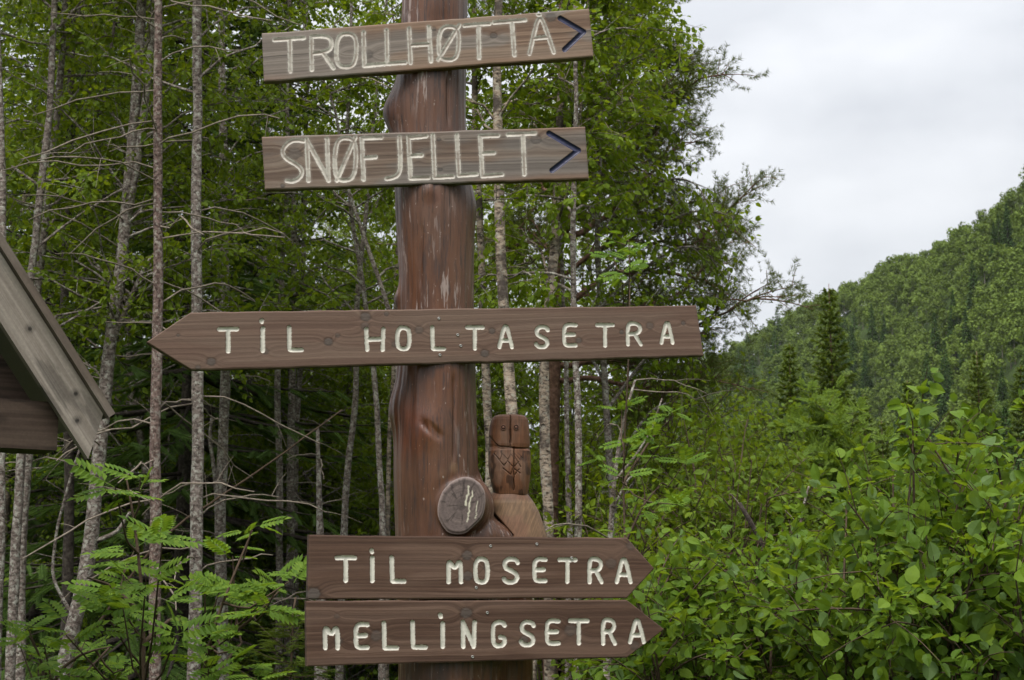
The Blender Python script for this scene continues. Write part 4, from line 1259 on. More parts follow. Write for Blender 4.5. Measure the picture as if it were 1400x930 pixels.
def trunk_from_px(trace, Y, w_px, top=11.0, rng=None, dY=0.0, taper=True):
    """3D trunk line through traced pixels (bottom to top), carried down into the ground and up to the tip"""
    P = [at(x, y, Y + dY * i) for i, (x, y) in enumerate(trace)]
    P = np.array(P)
    b = P[0]; d = P[0] - P[1]; d = d / abs(d[2])
    g = float(gz(b[0], b[1]))
    low = b + d * np.array([.35, .35, 1]) * max(b[2] - g + .15, .05)
    R0 = w_px / FPX * Y / 2
    pts = [low] + list(P)
    dr = P[-1] - P[-2]; dr = dr / max(abs(dr[2]), .05) * np.array([.6, .6, 1])
    e = P[-1]
    if top and e[2] < top:
        for f in (.35, .7, 1.0):
            q = e + dr * (top - e[2]) * f
            if rng is not None: q[:2] += rng.normal(0, .12, 2) * f
            pts.append(q)
    pts = np.array(pts)
    zt = pts[-1, 2] if taper else pts[-1, 2] * 3
    R = R0 * np.clip(1.12 - .95 * (pts[:, 2] - g) / max(zt - g, .1) * .98, .08, 1.25)
    R = R / np.interp(P[len(P) // 3][2], pts[:, 2], R) * R0 if pts[-1, 2] > pts[0, 2] else R
    n = max(24, int(np.linalg.norm(pts[-1] - pts[0]) / .12))
    Q, Rr = resample(pts, R, n)
    if rng is not None:
        wob = fbm(np.linspace(0, n * .12, n) * 1.6, rng.uniform(0, 99), 0, 1, 3) - .5
        Q[:, 0] += wob * .03; 
        Rr = Rr * (1 + .10 * (fbm(np.linspace(0, n * .5, n), rng.uniform(0, 99), 0, 3, 2) - .5) * 2)
    return Q, Rr

def bumpy(V, amp, f, seed):
    return V + (np.stack([fbm(V[:, 0] * f, V[:, 1] * f, V[:, 2] * f * .6, seed + i, 3) for i in range(3)], -1) - .5) * 2 * amp

def dead_limbs(mb, P, R, z0, z1, n, rng, Lm=.9, mat=1):
    """bare grey snags and twigs low on the trunk"""
    B, rb, L = limbs(P, R, n, z0, z1, Lm, Lm * .9, -15, 30, .25, rng, 7, rmax=.010)
    rb = np.minimum(rb, .006) * .7 + .001
    Tw = twigs_on(B, 2, .22, rng, .3, .6)
    mb.add(*tubes(B, rb, 5)[:2], mat=mat); mb.add(*tubes(Tw, np.tile(np.linspace(.0026, .001, 4), (len(Tw), 1)), 3)[:2], mat=mat)

def leafy_tree(name, label, cat, P, R, bark, leaf, rng, group=None, nb=26, zc0=2.6, L0=1.4, L1=.7, up=(15, 55), droop=.25, nt=9, tl=.42, per=21, size=.042, hang=.6,
               dead=None, extra=None, tmpl=LEAF, sides=10, tilt=.6, ztop=7.6, az=(1.57, 1.15)):
    """a tree as a thing > trunk, crown (and dead_branch)"""
    base = P[0].copy(); base[2] = max(base[2], float(gz(base[0], base[1])))
    root = thing(name, label, cat, base, group)
    tm = MB()
    V, Q, T = tubes(P[None], R[None], sides, True)
    tm.add(bumpy(V, R.max() * .10, 9, int(rng.integers(99))), Q, T)
    cm = MB()
    for (EP, ER) in (extra or []):
        V, Q, T = tubes(EP[None], ER[None], sides, True); tm.add(V, Q, T)
    for (TP, TR) in [(P, R)] + list(extra or []):
        zt = TP[:, 2].max() - .1 if ztop is None else min(ztop, TP[:, 2].max() - .1)
        if zt < zc0 + .3 or nb <= 0: continue
        B, rb, L = limbs(TP, TR, nb, zc0, zt, L0, L1, up[0], up[1], droop, rng, az=az, rmax=.008)
        tm.add(*tubes(B, rb, 5)[:2])
        Tw = twigs_on(B, nt, tl, rng, .08)
        tm.add(*tubes(Tw, np.tile(np.linspace(.003, .001, 4), (len(Tw), 1)), 3)[:2])
        if leaf is not None:
            pos, rot, sz = leaves_on(Tw, per, rng, size, hang, tilt)
            cm.add(*scatter(tmpl, LEAF_Q, pos, rot, sz))
    if dead: dead_limbs(tm, P, R, dead[0], dead[1], dead[2], rng, dead[3])
    wbuild(tm, "trunk", [bark, M['dead_twig']], root, True)
    if cm.n: wbuild(cm, "crown", leaf, root, False)
    return root

def rowan_rosettes(cm, tm, pts, rng, size=.16, n=(5, 8), stems=None):
    """fans of feathered leaves at the given points, each on a twig to the nearest stem point"""
    for p in pts:
        k = int(rng.integers(*n))
        a = rng.uniform(0, 2 * pi) + np.arange(k) / k * 2 * pi + rng.normal(0, .25, k)
        el = rng.uniform(-.25, .65 if size < .149 or size > .151 else 1.35, k)
        d = np.stack([np.cos(a) * np.cos(el), np.sin(a) * np.cos(el), np.sin(el)], -1)
        nn = np.array([0, 0, 1.0]) + rng.normal(0, .3, (k, 3)) + np.array([0, -.55, 0])
        pos = p + rng.normal(0, .02, (k, 3))
        cm.add(*scatter(ROWAN, ROWAN_Q, pos, frames(d, nn), size * rng.uniform(.75, 1.2, k)))
        if stems is not None:
            dd = np.linalg.norm((stems - p) * np.array([1, 1, .7]) - np.array([0, 0, -.12]), axis=1)
            q = stems[np.argmin(dd)]
            mid = (p + q) / 2 + np.array([0, 0, -.04]) + rng.normal(0, .015, 3)
            tm.add(*tubes(np.array([[q, (q + mid) / 2 + rng.normal(0, .008, 3), mid, (mid + p) / 2, p]]), np.array([[.0045, .004, .0035, .003, .002]]), 5)[:2])

# ---- the trunks one can tell apart, traced in the photo: name, kind of bark, distance, width, trace, options
def px_trees():
    T = []
    def add(seed, name, label, bark, leaf, Y, w, trace, top=11.0, forks=(), **kw):
        rng = np.random.default_rng(seed)
        P, R = trunk_from_px(trace, Y, w, top, rng)
        ex = [trunk_from_px_fork(tr, Y, ww, tp, rng) for (tr, ww, tp) in forks]
        leafy_tree(name, label, kw.pop('cat', 'tree'), P, R, M[bark], M[leaf] if leaf else None, rng, extra=ex, **kw)
    def trunk_from_px_fork(trace, Y, w, top, rng):
        P = np.array([at(x, y, Y) for x, y in trace])
        R0 = w / FPX * Y / 2
        pts = list(P); dr = P[-1] - P[-2]; dr = dr / max(abs(dr[2]), .05) * np.array([.6, .6, 1])
        if top and P[-1][2] < top:
            for f in (.5, 1): pts.append(P[-1] + dr * (top - P[-1][2]) * f)
        pts = np.array(pts); R = np.linspace(R0, R0 * (.25 if top else .55), len(pts))
        return resample(pts, R, max(14, int(len(pts) * 5)))
    add(1, "birch_tree", "leaning pale birch that forks high up, just past the roof corner", 'grey_bark', 'birch_leaf', 9.5, 19, [(86, 905), (118, 780), (134, 650), (150, 490), (166, 360), (172, 290), (190, 80), (196, -20)],
        forks=[([(170, 310), (187, 240), (203, 100), (214, -20)], 14, 10), ([(98, 840), (70, 790), (78, 720), (100, 640), (118, 590)], 5, None), ([(152, 470), (178, 410), (200, 360), (214, 345)], 8, None), ([(132, 740), (160, 728), (178, 700)], 7, None)],
        nb=22, zc0=3.3, dead=(1.8, 4.2, 8, .8))
    add(2, "conifer_trunk", "straight scaly brown trunk with dead twigs behind the long sign's tip", 'scaly_bark', 'spruce_needle', 8.5, 15, [(212, 930), (213, 600), (216, 400), (217, 200), (216, 0)], 12, nb=0, dead=(1.6, 6.8, 44, .8))
    add(3, "birch_tree", "straight lichen-grey birch just right of the scaly brown trunk", 'grey_bark', 'birch_leaf', 8.8, 16, [(265, 930), (268, 650), (270, 520), (267, 340), (270, 120), (270, 0)], 12, nb=20, zc0=4.6, dead=(1.6, 6, 16, .8))
    add(5, "birch_tree", "slim pale birch with a smooth trunk between the lichen-grey birch and the post", 'grey_bark', 'birch_leaf', 12, 14, [(305, 930), (301, 700), (308, 520), (307, 400), (305, 200), (303, 0)], 12, nb=22, zc0=4.2, dead=(2, 5, 8, .6),
        forks=[([(300, 720), (293, 640), (286, 600), (290, 570)], 7, None)])
    for k, (tr, w, lb) in enumerate((([(380, 930), (382, 700), (379, 520), (385, 390), (392, 250)], 10, "leftmost of three close thin birches below the long sign"), ([(393, 930), (397, 720), (400, 510), (404, 340), (400, 200)], 11, "middle one of three close thin birches below the long sign"),
                                     ([(403, 930), (405, 600), (410, 510), (414, 340), (420, 150)], 8, "rightmost and thinnest of three close birches below the long sign"))):
        add(60 + k, "birch_tree", lb, 'grey_bark', 'lit_birch_leaf', 13 + .25 * k, w, tr, 9.5, nb=16, zc0=3.9, dead=(1.8, 4, 5, .5))
    add(7, "birch_tree", "grey birch leaning right behind the shelter roof", 'grey_bark', 'birch_leaf', 9.2, 12, [(12, 930), (24, 700), (33, 560), (42, 370), (56, 250), (70, 130), (76, 0)], 10, nb=24, zc0=3.0, L0=1.6)
    add(71, "birch_tree", "thin grey birch close beside the one leaning behind the shelter roof", 'grey_bark', 'birch_leaf', 9.6, 11, [(26, 930), (32, 720), (55, 350), (70, 240), (82, 100), (88, 0)], 10, nb=22, zc0=3.2, L0=1.5)
    add(72, "birch_tree", "pale trunk under the shelter's beam at the photo's left edge", 'grey_bark', 'birch_leaf', 8.8, 13, [(-6, 930), (2, 640), (4, 300), (-2, 60)], 9, nb=18, zc0=3.6)
    add(8, "birch_tree", "dark slender trunk standing upright above the shelter roof", 'dark_bark', 'birch_leaf', 11, 12, [(90, 930), (95, 650), (88, 400), (95, 250), (97, 100), (100, 0)], 11, nb=26, zc0=3.3, L0=1.6, forks=[([(92, 260), (125, 190), (150, 90), (160, 0)], 7, 9)])
    add(11, "tree_snag", "broken grey snag ending below the long sign", 'grey_bark', None, 11, 10, [(438, 930), (437, 720), (434, 585)], None, nb=0, dead=(1.5, 2.7, 7, .5), cat="dead trunk")
    add(12, "birch_tree", "thin curved birch left of the post, bending right as it rises", 'grey_bark', 'lit_birch_leaf', 12, 9, [(463, 930), (470, 720), (477, 630), (487, 540), (486, 430), (500, 300)], 8, nb=18, zc0=3.6)
    add(13, "birch_tree", "thin dark-stemmed birch leaning left, nearest the post on its left side", 'grey_bark', 'lit_birch_leaf', 11, 8, [(523, 930), (523, 740), (518, 600), (512, 500), (500, 420), (480, 290), (475, 200)], 8, nb=18, zc0=3.4)
    add(14, "birch_tree", "hair-thin pale birch half hidden by the post's left edge", 'birch_bark', 'lit_birch_leaf', 13, 7, [(528, 930), (530, 740), (533, 600), (538, 500), (545, 300)], 8, nb=14, zc0=3.8)
    add(15, "birch_tree", "pale birch hugging the post's right edge", 'birch_bark', 'lit_birch_leaf', 10, 12, [(672, 930), (668, 620), (666, 520), (660, 420), (655, 300), (650, 230), (646, 0)], 9, nb=20, zc0=4.2)
    add(16, "birch_tree", "thickest warm pale birch, rising behind the owl", 'birch_bark', 'lit_birch_leaf', 9, 17, [(724, 930), (718, 730), (700, 580), (697, 520), (690, 420), (684, 300), (681, 100), (683, 0)], 10, nb=24, zc0=3.9, L0=1.5)
    add(17, "birch_tree", "blotchy pale birch bending right above the gap between the long sign and the arrows", 'birch_bark', 'lit_birch_leaf', 9.5, 15, [(754, 930), (750, 740), (745, 600), (744, 500), (752, 400), (762, 280), (767, 170), (770, 60)], 10, nb=30, zc0=3.6, L0=.95, L1=.6,
        forks=[([(757, 320), (775, 265), (790, 190), (800, 80)], 6, 7)])
    add(18, "birch_tree", "thin straight grey-green trunk, rightmost of those behind the signs", 'grey_bark', 'lit_birch_leaf', 9, 9, [(789, 930), (791, 730), (789, 520), (783, 400), (784, 250), (788, 60)], 8, nb=24, zc0=3.4, L0=.75, L1=.5)
    add(19, "birch_tree", "very thin grey trunk between the blotchy birch and the grey-green one", 'grey_bark', 'lit_birch_leaf', 10, 8, [(775, 930), (778, 680), (775, 560), (770, 400)], 6.5, nb=16, zc0=3.2, L0=.8, L1=.5)
    add(20, "dead_sapling", "bare grey leaning sapling right of the owl", 'grey_bark', None, 8.5, 8, [(832, 930), (834, 720), (840, 640), (852, 570), (868, 520)], None, nb=0, dead=(1.8, 3.2, 6, .6), cat="dead sapling",
        forks=[([(838, 660), (868, 625), (890, 590), (905, 545)], 4, None), ([(836, 700), (858, 655), (880, 640)], 4, None)])
    add(24, "birch_tree", "leaning thin branchy birch crossing behind the second sign's lower left", 'grey_bark', 'lit_birch_leaf', 10.5, 7, [(560, 930), (556, 700), (540, 440), (515, 370), (490, 300), (470, 240)], 6, nb=18, zc0=3.4)
px_trees()

# ---- the pine whose boughs reach into the sky on the right
def pine():
    rng = np.random.default_rng(33)
    Y = 12.0
    P, R = trunk_from_px([(752, 930), (756, 600), (762, 270), (768, 60)], Y, 18, 10.5, rng)
    base = P[0].copy(); base[2] = float(gz(base[0], base[1]))
    root = thing("pine_tree", "tall pine whose dark needled boughs reach far right into the sky", "tree", base)
    tm, cm = MB(), MB()
    tm.add(*tubes(P[None], R[None], 10, True))
    boughs = [
        ([(765, 330), (820, 250), (870, 215), (930, 165), (986, 105)], -1.4), ([(768, 250), (830, 222), (880, 228), (920, 262)], -.6), ([(766, 300), (820, 290), (890, 275), (960, 300), (1005, 300)], -.8),
        ([(764, 380), (840, 330), (920, 330), (985, 345), (1045, 268)], -.3), ([(762, 420), (850, 370), (930, 370), (1000, 385)], .5), ([(762, 470), (840, 452), (930, 462), (1000, 440), (1074, 406)], -.9),
        ([(760, 500), (840, 490), (900, 500), (960, 505)], .3), ([(770, 200), (820, 150), (870, 120), (920, 90)], -1.0), ([(770, 130), (830, 80), (880, 40), (915, 5)], -.5), ([(772, 60), (830, 0), (880, -60), (900, -90)], -.6),
        ([(762, 520), (850, 520), (920, 540), (985, 520)], -.6), ([(765, 330), (840, 300), (900, 240), (950, 200)], 1.0), ([(763, 440), (860, 420), (950, 410), (1010, 350)], 1.2), ([(770, 180), (840, 170), (900, 140), (945, 130)], .9),
        ([(772, 90), (720, 40), (680, 0)], .6), ([(766, 280), (720, 230), (690, 200)], .7), ([(766, 350), (730, 330), (700, 340)], 1.0), ([(772, 20), (850, -80), (900, -180)], 0.4), ([(774, -60), (830, -150), (860, -260)], -.3), ([(774, -120), (720, -200), (690, -260)], .3),
    ]
    for i, (tr, dy) in enumerate(boughs):
        n = len(tr)
        tr = [(x, y) if x < 790 else (790 + (x - 790) * .85, y) for x, y in tr]
        pts = np.array([at(x, y, Y + dy * (k / (n - 1)) ** 1.2) for k, (x, y) in enumerate(tr)])
        r0 = rng.uniform(.020, .034)
        Bp, Br = resample(pts, np.linspace(r0, .006, n), 16)
        Bp[1:] += rng.normal(0, .012, (15, 3))
        tm.add(*tubes(Bp[None], Br[None], 6)[:2])
        B2, r2, L2 = None, None, None
        Ls = np.linalg.norm(pts[-1] - pts[0])
        tw = twigs_on(Bp[None], int(10 + 9 * Ls), .40, rng, .15, .55, 6, .25)
        tm.add(*tubes(tw, np.tile(np.linspace(.008, .002, 6), (len(tw), 1)), 4)[:2])
        tw2 = twigs_on(tw, 6, .17, rng, .25, .6, 4, .35)
        tm.add(*tubes(tw2, np.tile(np.linspace(.004, .002, 4), (len(tw2), 1)), 3)[:2])
        allt = np.concatenate([tw2[:, [-2, -1]], tw[:, [-2, -1]], Bp[None, [-2, -1]]])
        # a cluster of shoots at every twig end, turned upwards
        for rep in range(3):
            e = allt[:, 1]; d = unit(unit(allt[:, 1] - allt[:, 0]) + rng.normal(0, .35, e.shape) + np.array([0, 0, .35]))
            p = e - d * .05 + rng.normal(0, .03, e.shape)
            VV, FF = scatter(TUFT, TUFT_T, p, frames(d, rng.normal(size=e.shape)), .105 * rng.uniform(.7, 1.2, len(e)))
            cm.add(VV, None, FF)
    wbuild(tm, "trunk", M['pine_bark'], root, True)
    wbuild(cm, "crown", M['pine_needle'], root, False)
pine()

# ---- a birch in front of the pine, its leafy tips hanging against the sky
def sky_birch():
    rng = np.random.default_rng(44)
    Y = 10.8
    P, R = trunk_from_px([(846, 930), (838, 700), (826, 520), (815, 330), (822, 140), (830, 0)], Y, 9, 8.8, rng)
    base = P[0].copy(); base[2] = float(gz(base[0], base[1]))
    root = thing("birch_tree", "leafy birch right of the signs, its thin leafy tips hanging against the sky", "tree", base)
    tm, cm = MB(), MB()
    tm.add(*tubes(P[None], R[None], 8, True))
    tips = [([(822, 140), (860, 80), (900, 40), (925, 30)], 0), ([(825, 60), (870, 10), (920, -20)], .3), ([(816, 320), (880, 260), (940, 240), (985, 248), (1002, 285)], -.4), ([(818, 380), (900, 320), (970, 285), (1028, 290), (1050, 300)], -.3),
            ([(820, 420), (900, 360), (960, 330), (1010, 345), (1022, 380)], .2), ([(824, 480), (900, 420), (960, 400), (1000, 410)], 0), ([(830, 560), (900, 480), (950, 470), (985, 490)], .3), ([(818, 250), (860, 180), (910, 150), (940, 175)], 0.2),
            ([(816, 300), (770, 240), (730, 200)], .3), ([(820, 200), (780, 120), (740, 60)], .2), ([(826, 520), (780, 440), (740, 380)], .4), ([(822, 140), (850, 60), (850, -60)], -.2), ([(818, 350), (850, 300), (880, 300)], -.5), ([(818, 240), (850, 210), (870, 130)], -.5), ([(825, 20), (800, -60), (790, -150)], .2),
            ([(838, 640), (900, 560), (950, 545), (985, 560)], .2), ([(840, 700), (890, 640), (930, 610)], -.3)]
    for tr, dy in tips:
        n = len(tr)
        tr = [(x, y) if x < 840 else (840 + (x - 840) * .80, y) for x, y in tr]
        pts = np.array([at(x, y, Y + dy * k / (n - 1)) for k, (x, y) in enumerate(tr)])
        Bp, Br = resample(pts, np.linspace(.014, .003, n), 14)
        tm.add(*tubes(Bp[None], Br[None], 5)[:2])
        Ls = np.linalg.norm(pts[-1] - pts[0])
        tw = twigs_on(Bp[None], int(16 + 12 * Ls), .30, rng, .25, .6, 5, -.25)
        tm.add(*tubes(tw, np.tile(np.linspace(.003, .001, 5), (len(tw), 1)), 3)[:2])
        pos, rot, sz = leaves_on(tw, 10, rng, .044, .9, .8)
        cm.add(*scatter(LEAF, LEAF_Q, pos, rot, sz))
    wbuild(tm, "trunk", M['grey_bark'], root, True)
    wbuild(cm, "crown", M['lit_birch_leaf'], root, False)
sky_birch()

# ---- spruces: one of each size built, then copied
def spruce_meshes(seed, H, r0, spread, needle_mat, bark_mat_, size=.26, dz=.30, z0=.5, per_m=17, nbr=7):
    rng = np.random.default_rng(seed)
    P = np.stack([np.zeros(24), np.zeros(24), np.linspace(-.2, H, 24)], -1); P[1:, :2] += np.cumsum(rng.normal(0, .006, (23, 2)), 0)
    R = np.linspace(r0, .008, 24)
    tm, cm = MB(), MB()
    tm.add(*tubes(P[None], R[None], 10, True))
    for z in np.arange(z0, H - .15, dz):
        f = (z - z0) / (H - z0)
        L = spread * (1 - f) ** .8 * rng.uniform(.8, 1.15) + .12
        n = nbr
        a = rng.uniform(0, 2 * pi) + np.arange(n) / n * 2 * pi + rng.normal(0, .2, n)
        Li = L * rng.uniform(.7, 1.2, n)
        el = np.radians(-18 + 50 * f + rng.normal(0, 6, n))
        k = 6; t = np.linspace(0, 1, k)
        d = np.stack([np.cos(a) * np.cos(el), np.sin(a) * np.cos(el), np.sin(el)], -1)
        c = np.stack([np.interp(z, P[:, 2], P[:, 0]), np.interp(z, P[:, 2], P[:, 1]), z])
        B = c + d[:, None] * (Li[:, None] * t)[..., None]
        B[..., 2] += (.16 * t ** 2 - .12 * t)[None] * Li[:, None]
        tm.add(*tubes(B, np.clip(.016 * Li[:, None] * (1 - .8 * t)[None], .002, .03), 4)[:2])
        m = max(4, int(per_m * L))
        tw = twigs_on(B, m, .001, rng, .12, .01)
        s = np.linalg.norm(tw[:, 0] - c, axis=1)
        dirb = unit(tw[:, -1] - tw[:, 0])
        side = unit(np.cross(np.repeat(d, m, 0), [0, 0, 1.0])) * rng.choice([-1.0, 1.0], (len(tw), 1))
        dd = unit(np.repeat(d, m, 0) * .75 + side * rng.uniform(.2, 1.0, (len(tw), 1)) + np.array([0, 0, -.28]) + rng.normal(0, .12, (len(tw), 3)))
        VV, FF = scatter(SPRAY, SPRAY_T, tw[:, 0], frames(dd, np.array([0, 0, 1.0]) + rng.normal(0, .25, dd.shape)), size * rng.uniform(.7, 1.3, len(tw)))
        cm.add(VV, None, FF)
    return tm.mesh("trunk", bark_mat_, True), cm.mesh("crown", needle_mat)

SPR = [spruce_meshes(201, 13, .10, 1.9, M['spruce_needle'], M['dark_bark']), spruce_meshes(202, 11, .085, 1.5, M['spruce_needle'], M['dark_bark'], z0=.8)]
def put(name, label, cat, meshes, loc, rz, sc, group=None):
    root = thing(name, label, cat, loc, group, rz)
    root.scale = (sc, sc, sc)
    for nm, me in zip(("trunk", "crown"), meshes):
        link(nm, me, root)
    return root
def on_ground(px, Y):
    p = at(px, 700, Y); return np.array([p[0], p[1], float(gz(p[0], p[1]))])
for i, (px, Y, sc, v, lb) in enumerate(((253, 13.2, 1.0, 0, "dark spruce with a thick shadowed trunk behind the scaly brown trunk"), (150, 15.5, 1.05, 1, "dark spruce beyond the leaning forked birch"), (338, 17.5, .75, 1, "dark spruce right of the slim pale birch, boughs nearly black"),
                                        (60, 17.5, 1.1, 0, "dark spruce seen through the gap below the shelter roof"), (215, 19, 1.15, 1, "dark spruce deep between the scaly trunk and the lichen-grey birch"))):
    put("spruce_tree", lb, "tree", SPR[v], on_ground(px, Y), i * 1.7, sc)

# ---- the woods behind: copies of a few birches and spruces, every one a tree of its own
def birch_proto(seed, H, bark, leaf, zc0, r0=.045, nb=75, size=.046, per=19, L0=1.7):
    rng = np.random.default_rng(seed)
    n = 40
    P = np.stack([np.zeros(n), np.zeros(n), np.linspace(-.2, H, n)], -1)
    P[:, 0] += (fbm(np.linspace(0, 4, n), seed, 0, 1, 2) - .5) * .7 + np.linspace(0, rng.normal(0, .5), n); P[:, 1] += (fbm(np.linspace(0, 4, n), seed, 5, 2, 2) - .5) * .7
    P[:, :2] -= P[0, :2]
    R = np.linspace(r0, .006, n)
    tm, cm = MB(), MB()
    tm.add(*tubes(P[None], R[None], 8, True))
    B, rb, L = limbs(P, R, nb, zc0, H - .2, L0, .7, 10, 55, .25, rng, rmax=.012)
    tm.add(*tubes(B, rb, 4)[:2])
    Tw = twigs_on(B, 7, .45, rng)
    tm.add(*tubes(Tw, np.tile(np.linspace(.003, .001, 4), (len(Tw), 1)), 3)[:2])
    pos, rot, sz = leaves_on(Tw, per, rng, size, .6, .7)
    cm.add(*scatter(LEAF, LEAF_Q, pos, rot, sz))
    return tm.mesh("trunk", bark, True), cm.mesh("crown", leaf)
WOOD = [birch_proto(301, 8.5, M['grey_bark'], M['birch_leaf'], 1.7), birch_proto(302, 8.0, M['grey_bark'], M['lit_birch_leaf'], 1.2), birch_proto(303, 9.2, M['birch_bark'], M['birch_leaf'], 2.4, .065), birch_proto(304, 5.5, M['grey_bark'], M['lit_birch_leaf'], .4, .025, 80, .046, 19, 1.4), birch_proto(305, 4.0, M['grey_bark'], M['lit_birch_leaf'], .2, .018, 80, .046, 19, 1.2)]
def woods():
    rng = np.random.default_rng(77)
    placed = []
    n = 0
    while n < 70:
        Y = 13.5 + 27 * rng.random() ** 1.1
        px = rng.uniform(-260, 830)
        if px > 560 and (Y > 24 or rng.random() < .45): continue
        if px > 820 and Y < 15: continue
        p = on_ground(px, Y)
        if any(np.hypot(*(p[:2] - q[:2])) < 1.1 for q in placed): continue
        placed.append(p); n += 1
        r = rng.random()
        dark = px < 430
        if dark and r < .13 and Y > 15:
            put("spruce_tree", "dark spruce among many in the depth of the woods", "tree", SPR[int(rng.integers(2))], p, rng.uniform(0, 6.28), rng.uniform(.6, 1.0), "spruces in the depth of the woods")
        else:
            v = int(rng.choice([0, 1, 2, 3, 4], p=[.25, .15, .2, .2, .2] if dark else [.12, .25, .08, .3, .25]))
            put("birch_tree", "slender leafy birch among many in the depth of the woods", "tree", WOOD[v], p, rng.uniform(0, 6.28), rng.uniform(.75, 1.1), "birches in the depth of the woods")
woods()
rng_t = np.random.default_rng(88)
for px, Y in ((352, 15.5), (378, 17.5), (412, 14.6), (425, 18), (448, 16), (470, 14.4), (492, 17), (515, 15.2), (540, 18.5), (560, 15), (330, 20), (455, 21), (505, 22), (650, 15), (690, 16.5), (720, 14.2), (755, 17), (800, 15.5)):
    put("birch_sapling", "bushy bright young birch between the thin trunks on either side of the post", "sapling", WOOD[3 + int(rng_t.integers(2))], on_ground(px, Y), rng_t.uniform(0, 6.28), rng_t.uniform(.75, 1.05), "young birches between the thin trunks")

# ---- rowan saplings with feathered leaves
def rowan(label, stems_px, ros_px, Y, seed, size=.16, n=(5, 8), dY=.35, extra_low=0, r=.009, name="rowan_sapling", leaf='rowan_leaf', keep=1.0):
    rng = np.random.default_rng(seed)
    tm, cm = MB(), MB(); allp = []
    first = None
    for tr in stems_px:
        pts = np.array([at(x, y, Y + rng.normal(0, .08)) for x, y in tr])
        if tr[0][1] >= 900:
            b = pts[0].copy(); b[2] = float(gz(b[0], b[1])) - .05
            pts = np.concatenate([b[None], pts])
        if first is None: first = pts[0].copy(); first[2] = float(gz(first[0], first[1]))
        S, Rr = resample(pts, np.linspace(r, .003, len(pts)), 22)
        tm.add(*tubes(S[None], Rr[None], 6)[:2]); allp.append(S)
    stems = np.concatenate(allp)
    pts = np.array([at(x, y, Y + rng.normal(0, dY)) for x, y in ros_px if rng.random() < keep])
    rowan_rosettes(cm, tm, pts, rng, size, n, stems)
    root = thing(name, label, "sapling", first)
    wbuild(tm, "stem", M['twig'], root, True)
    wbuild(cm, "foliage", M[leaf], root, False)
rowan("tall rowan sapling with feathered leaves in front of the scaly brown trunk", [[(196, 930), (198, 850), (190, 760), (182, 690), (172, 650)], [(197, 840), (150, 800), (120, 790)], [(196, 880), (235, 845), (262, 852)]],
      [(176, 642), (192, 652), (158, 668), (196, 700), (214, 700), (180, 705), (186, 748), (222, 742), (205, 775), (228, 785), (168, 772), (200, 790), (182, 800), (152, 812), (168, 830), (130, 850), (148, 845), (178, 850), (115, 862), (90, 868), (215, 820), (240, 870), (262, 862), (250, 850), (232, 895)], 5.3, 501, .128, (4, 7), keep=.62)
rowan("low spreading rowan sapling under the shelter roof, leaves feathered", [[(60, 930), (70, 900), (40, 870)], [(66, 915), (110, 890), (150, 885)]],
      [(15, 850), (38, 858), (60, 880), (28, 885), (52, 905), (80, 900), (100, 915), (130, 905), (150, 890), (168, 915), (10, 915), (40, 925), (75, 925), (115, 880), (140, 930)], 5.6, 502, .108, (4, 6), keep=.62)
rowan("rowan sapling whose leafy arms reach towards the two lowest signs", [[(275, 930), (290, 860), (318, 790), (345, 725)], [(285, 890), (340, 850), (385, 805)], [(290, 930), (310, 900), (330, 880)]],
      [(346, 716), (352, 724), (318, 760), (305, 765), (300, 808), (280, 812), (330, 812), (352, 830), (318, 835), (378, 805), (396, 795), (388, 820), (408, 815), (365, 850), (338, 852), (300, 850), (318, 868), (280, 880), (345, 860), (255, 920), (285, 915), (320, 915), (300, 930), (340, 925)], 5.5, 503, .112, (4, 6), keep=.6)
rowan("rowan with broad feathered leaves between the blotchy birch and the valley", [[(858, 930), (856, 760), (850, 640), (858, 540), (862, 400), (860, 330)], [(852, 660), (890, 600), (915, 575)], [(856, 740), (880, 690), (905, 660)]],
      [(855, 318), (872, 330), (840, 330), (862, 352), (884, 345), (850, 375), (838, 352), (820, 560), (832, 585), (850, 560), (880, 592), (905, 605), (895, 620), (860, 600), (870, 628), (845, 612), (915, 570), (930, 600), (825, 630), (880, 650), (905, 650), (850, 660), (935, 635), (870, 690), (900, 700), (925, 690), (800, 600), (812, 690), (868, 410), (850, 440)], 8.2, 504, .125, (4, 6), .5, keep=.55)
rowan("young rowan, its soft pale green crown rising over the willow bush", [[(1130, 930), (1132, 760), (1128, 650), (1124, 560)], [(1132, 760), (1150, 680), (1155, 610)], [(1131, 740), (1100, 680), (1096, 640)]],
      [(float(x), float(y)) for x, y in np.random.default_rng(8).normal(0, 1, (210, 2)) * np.array([24, 44]) + np.array([1130, 640])], 17, 505, .15, (6, 9), .5, 0, .02, leaf='valley_leaf')

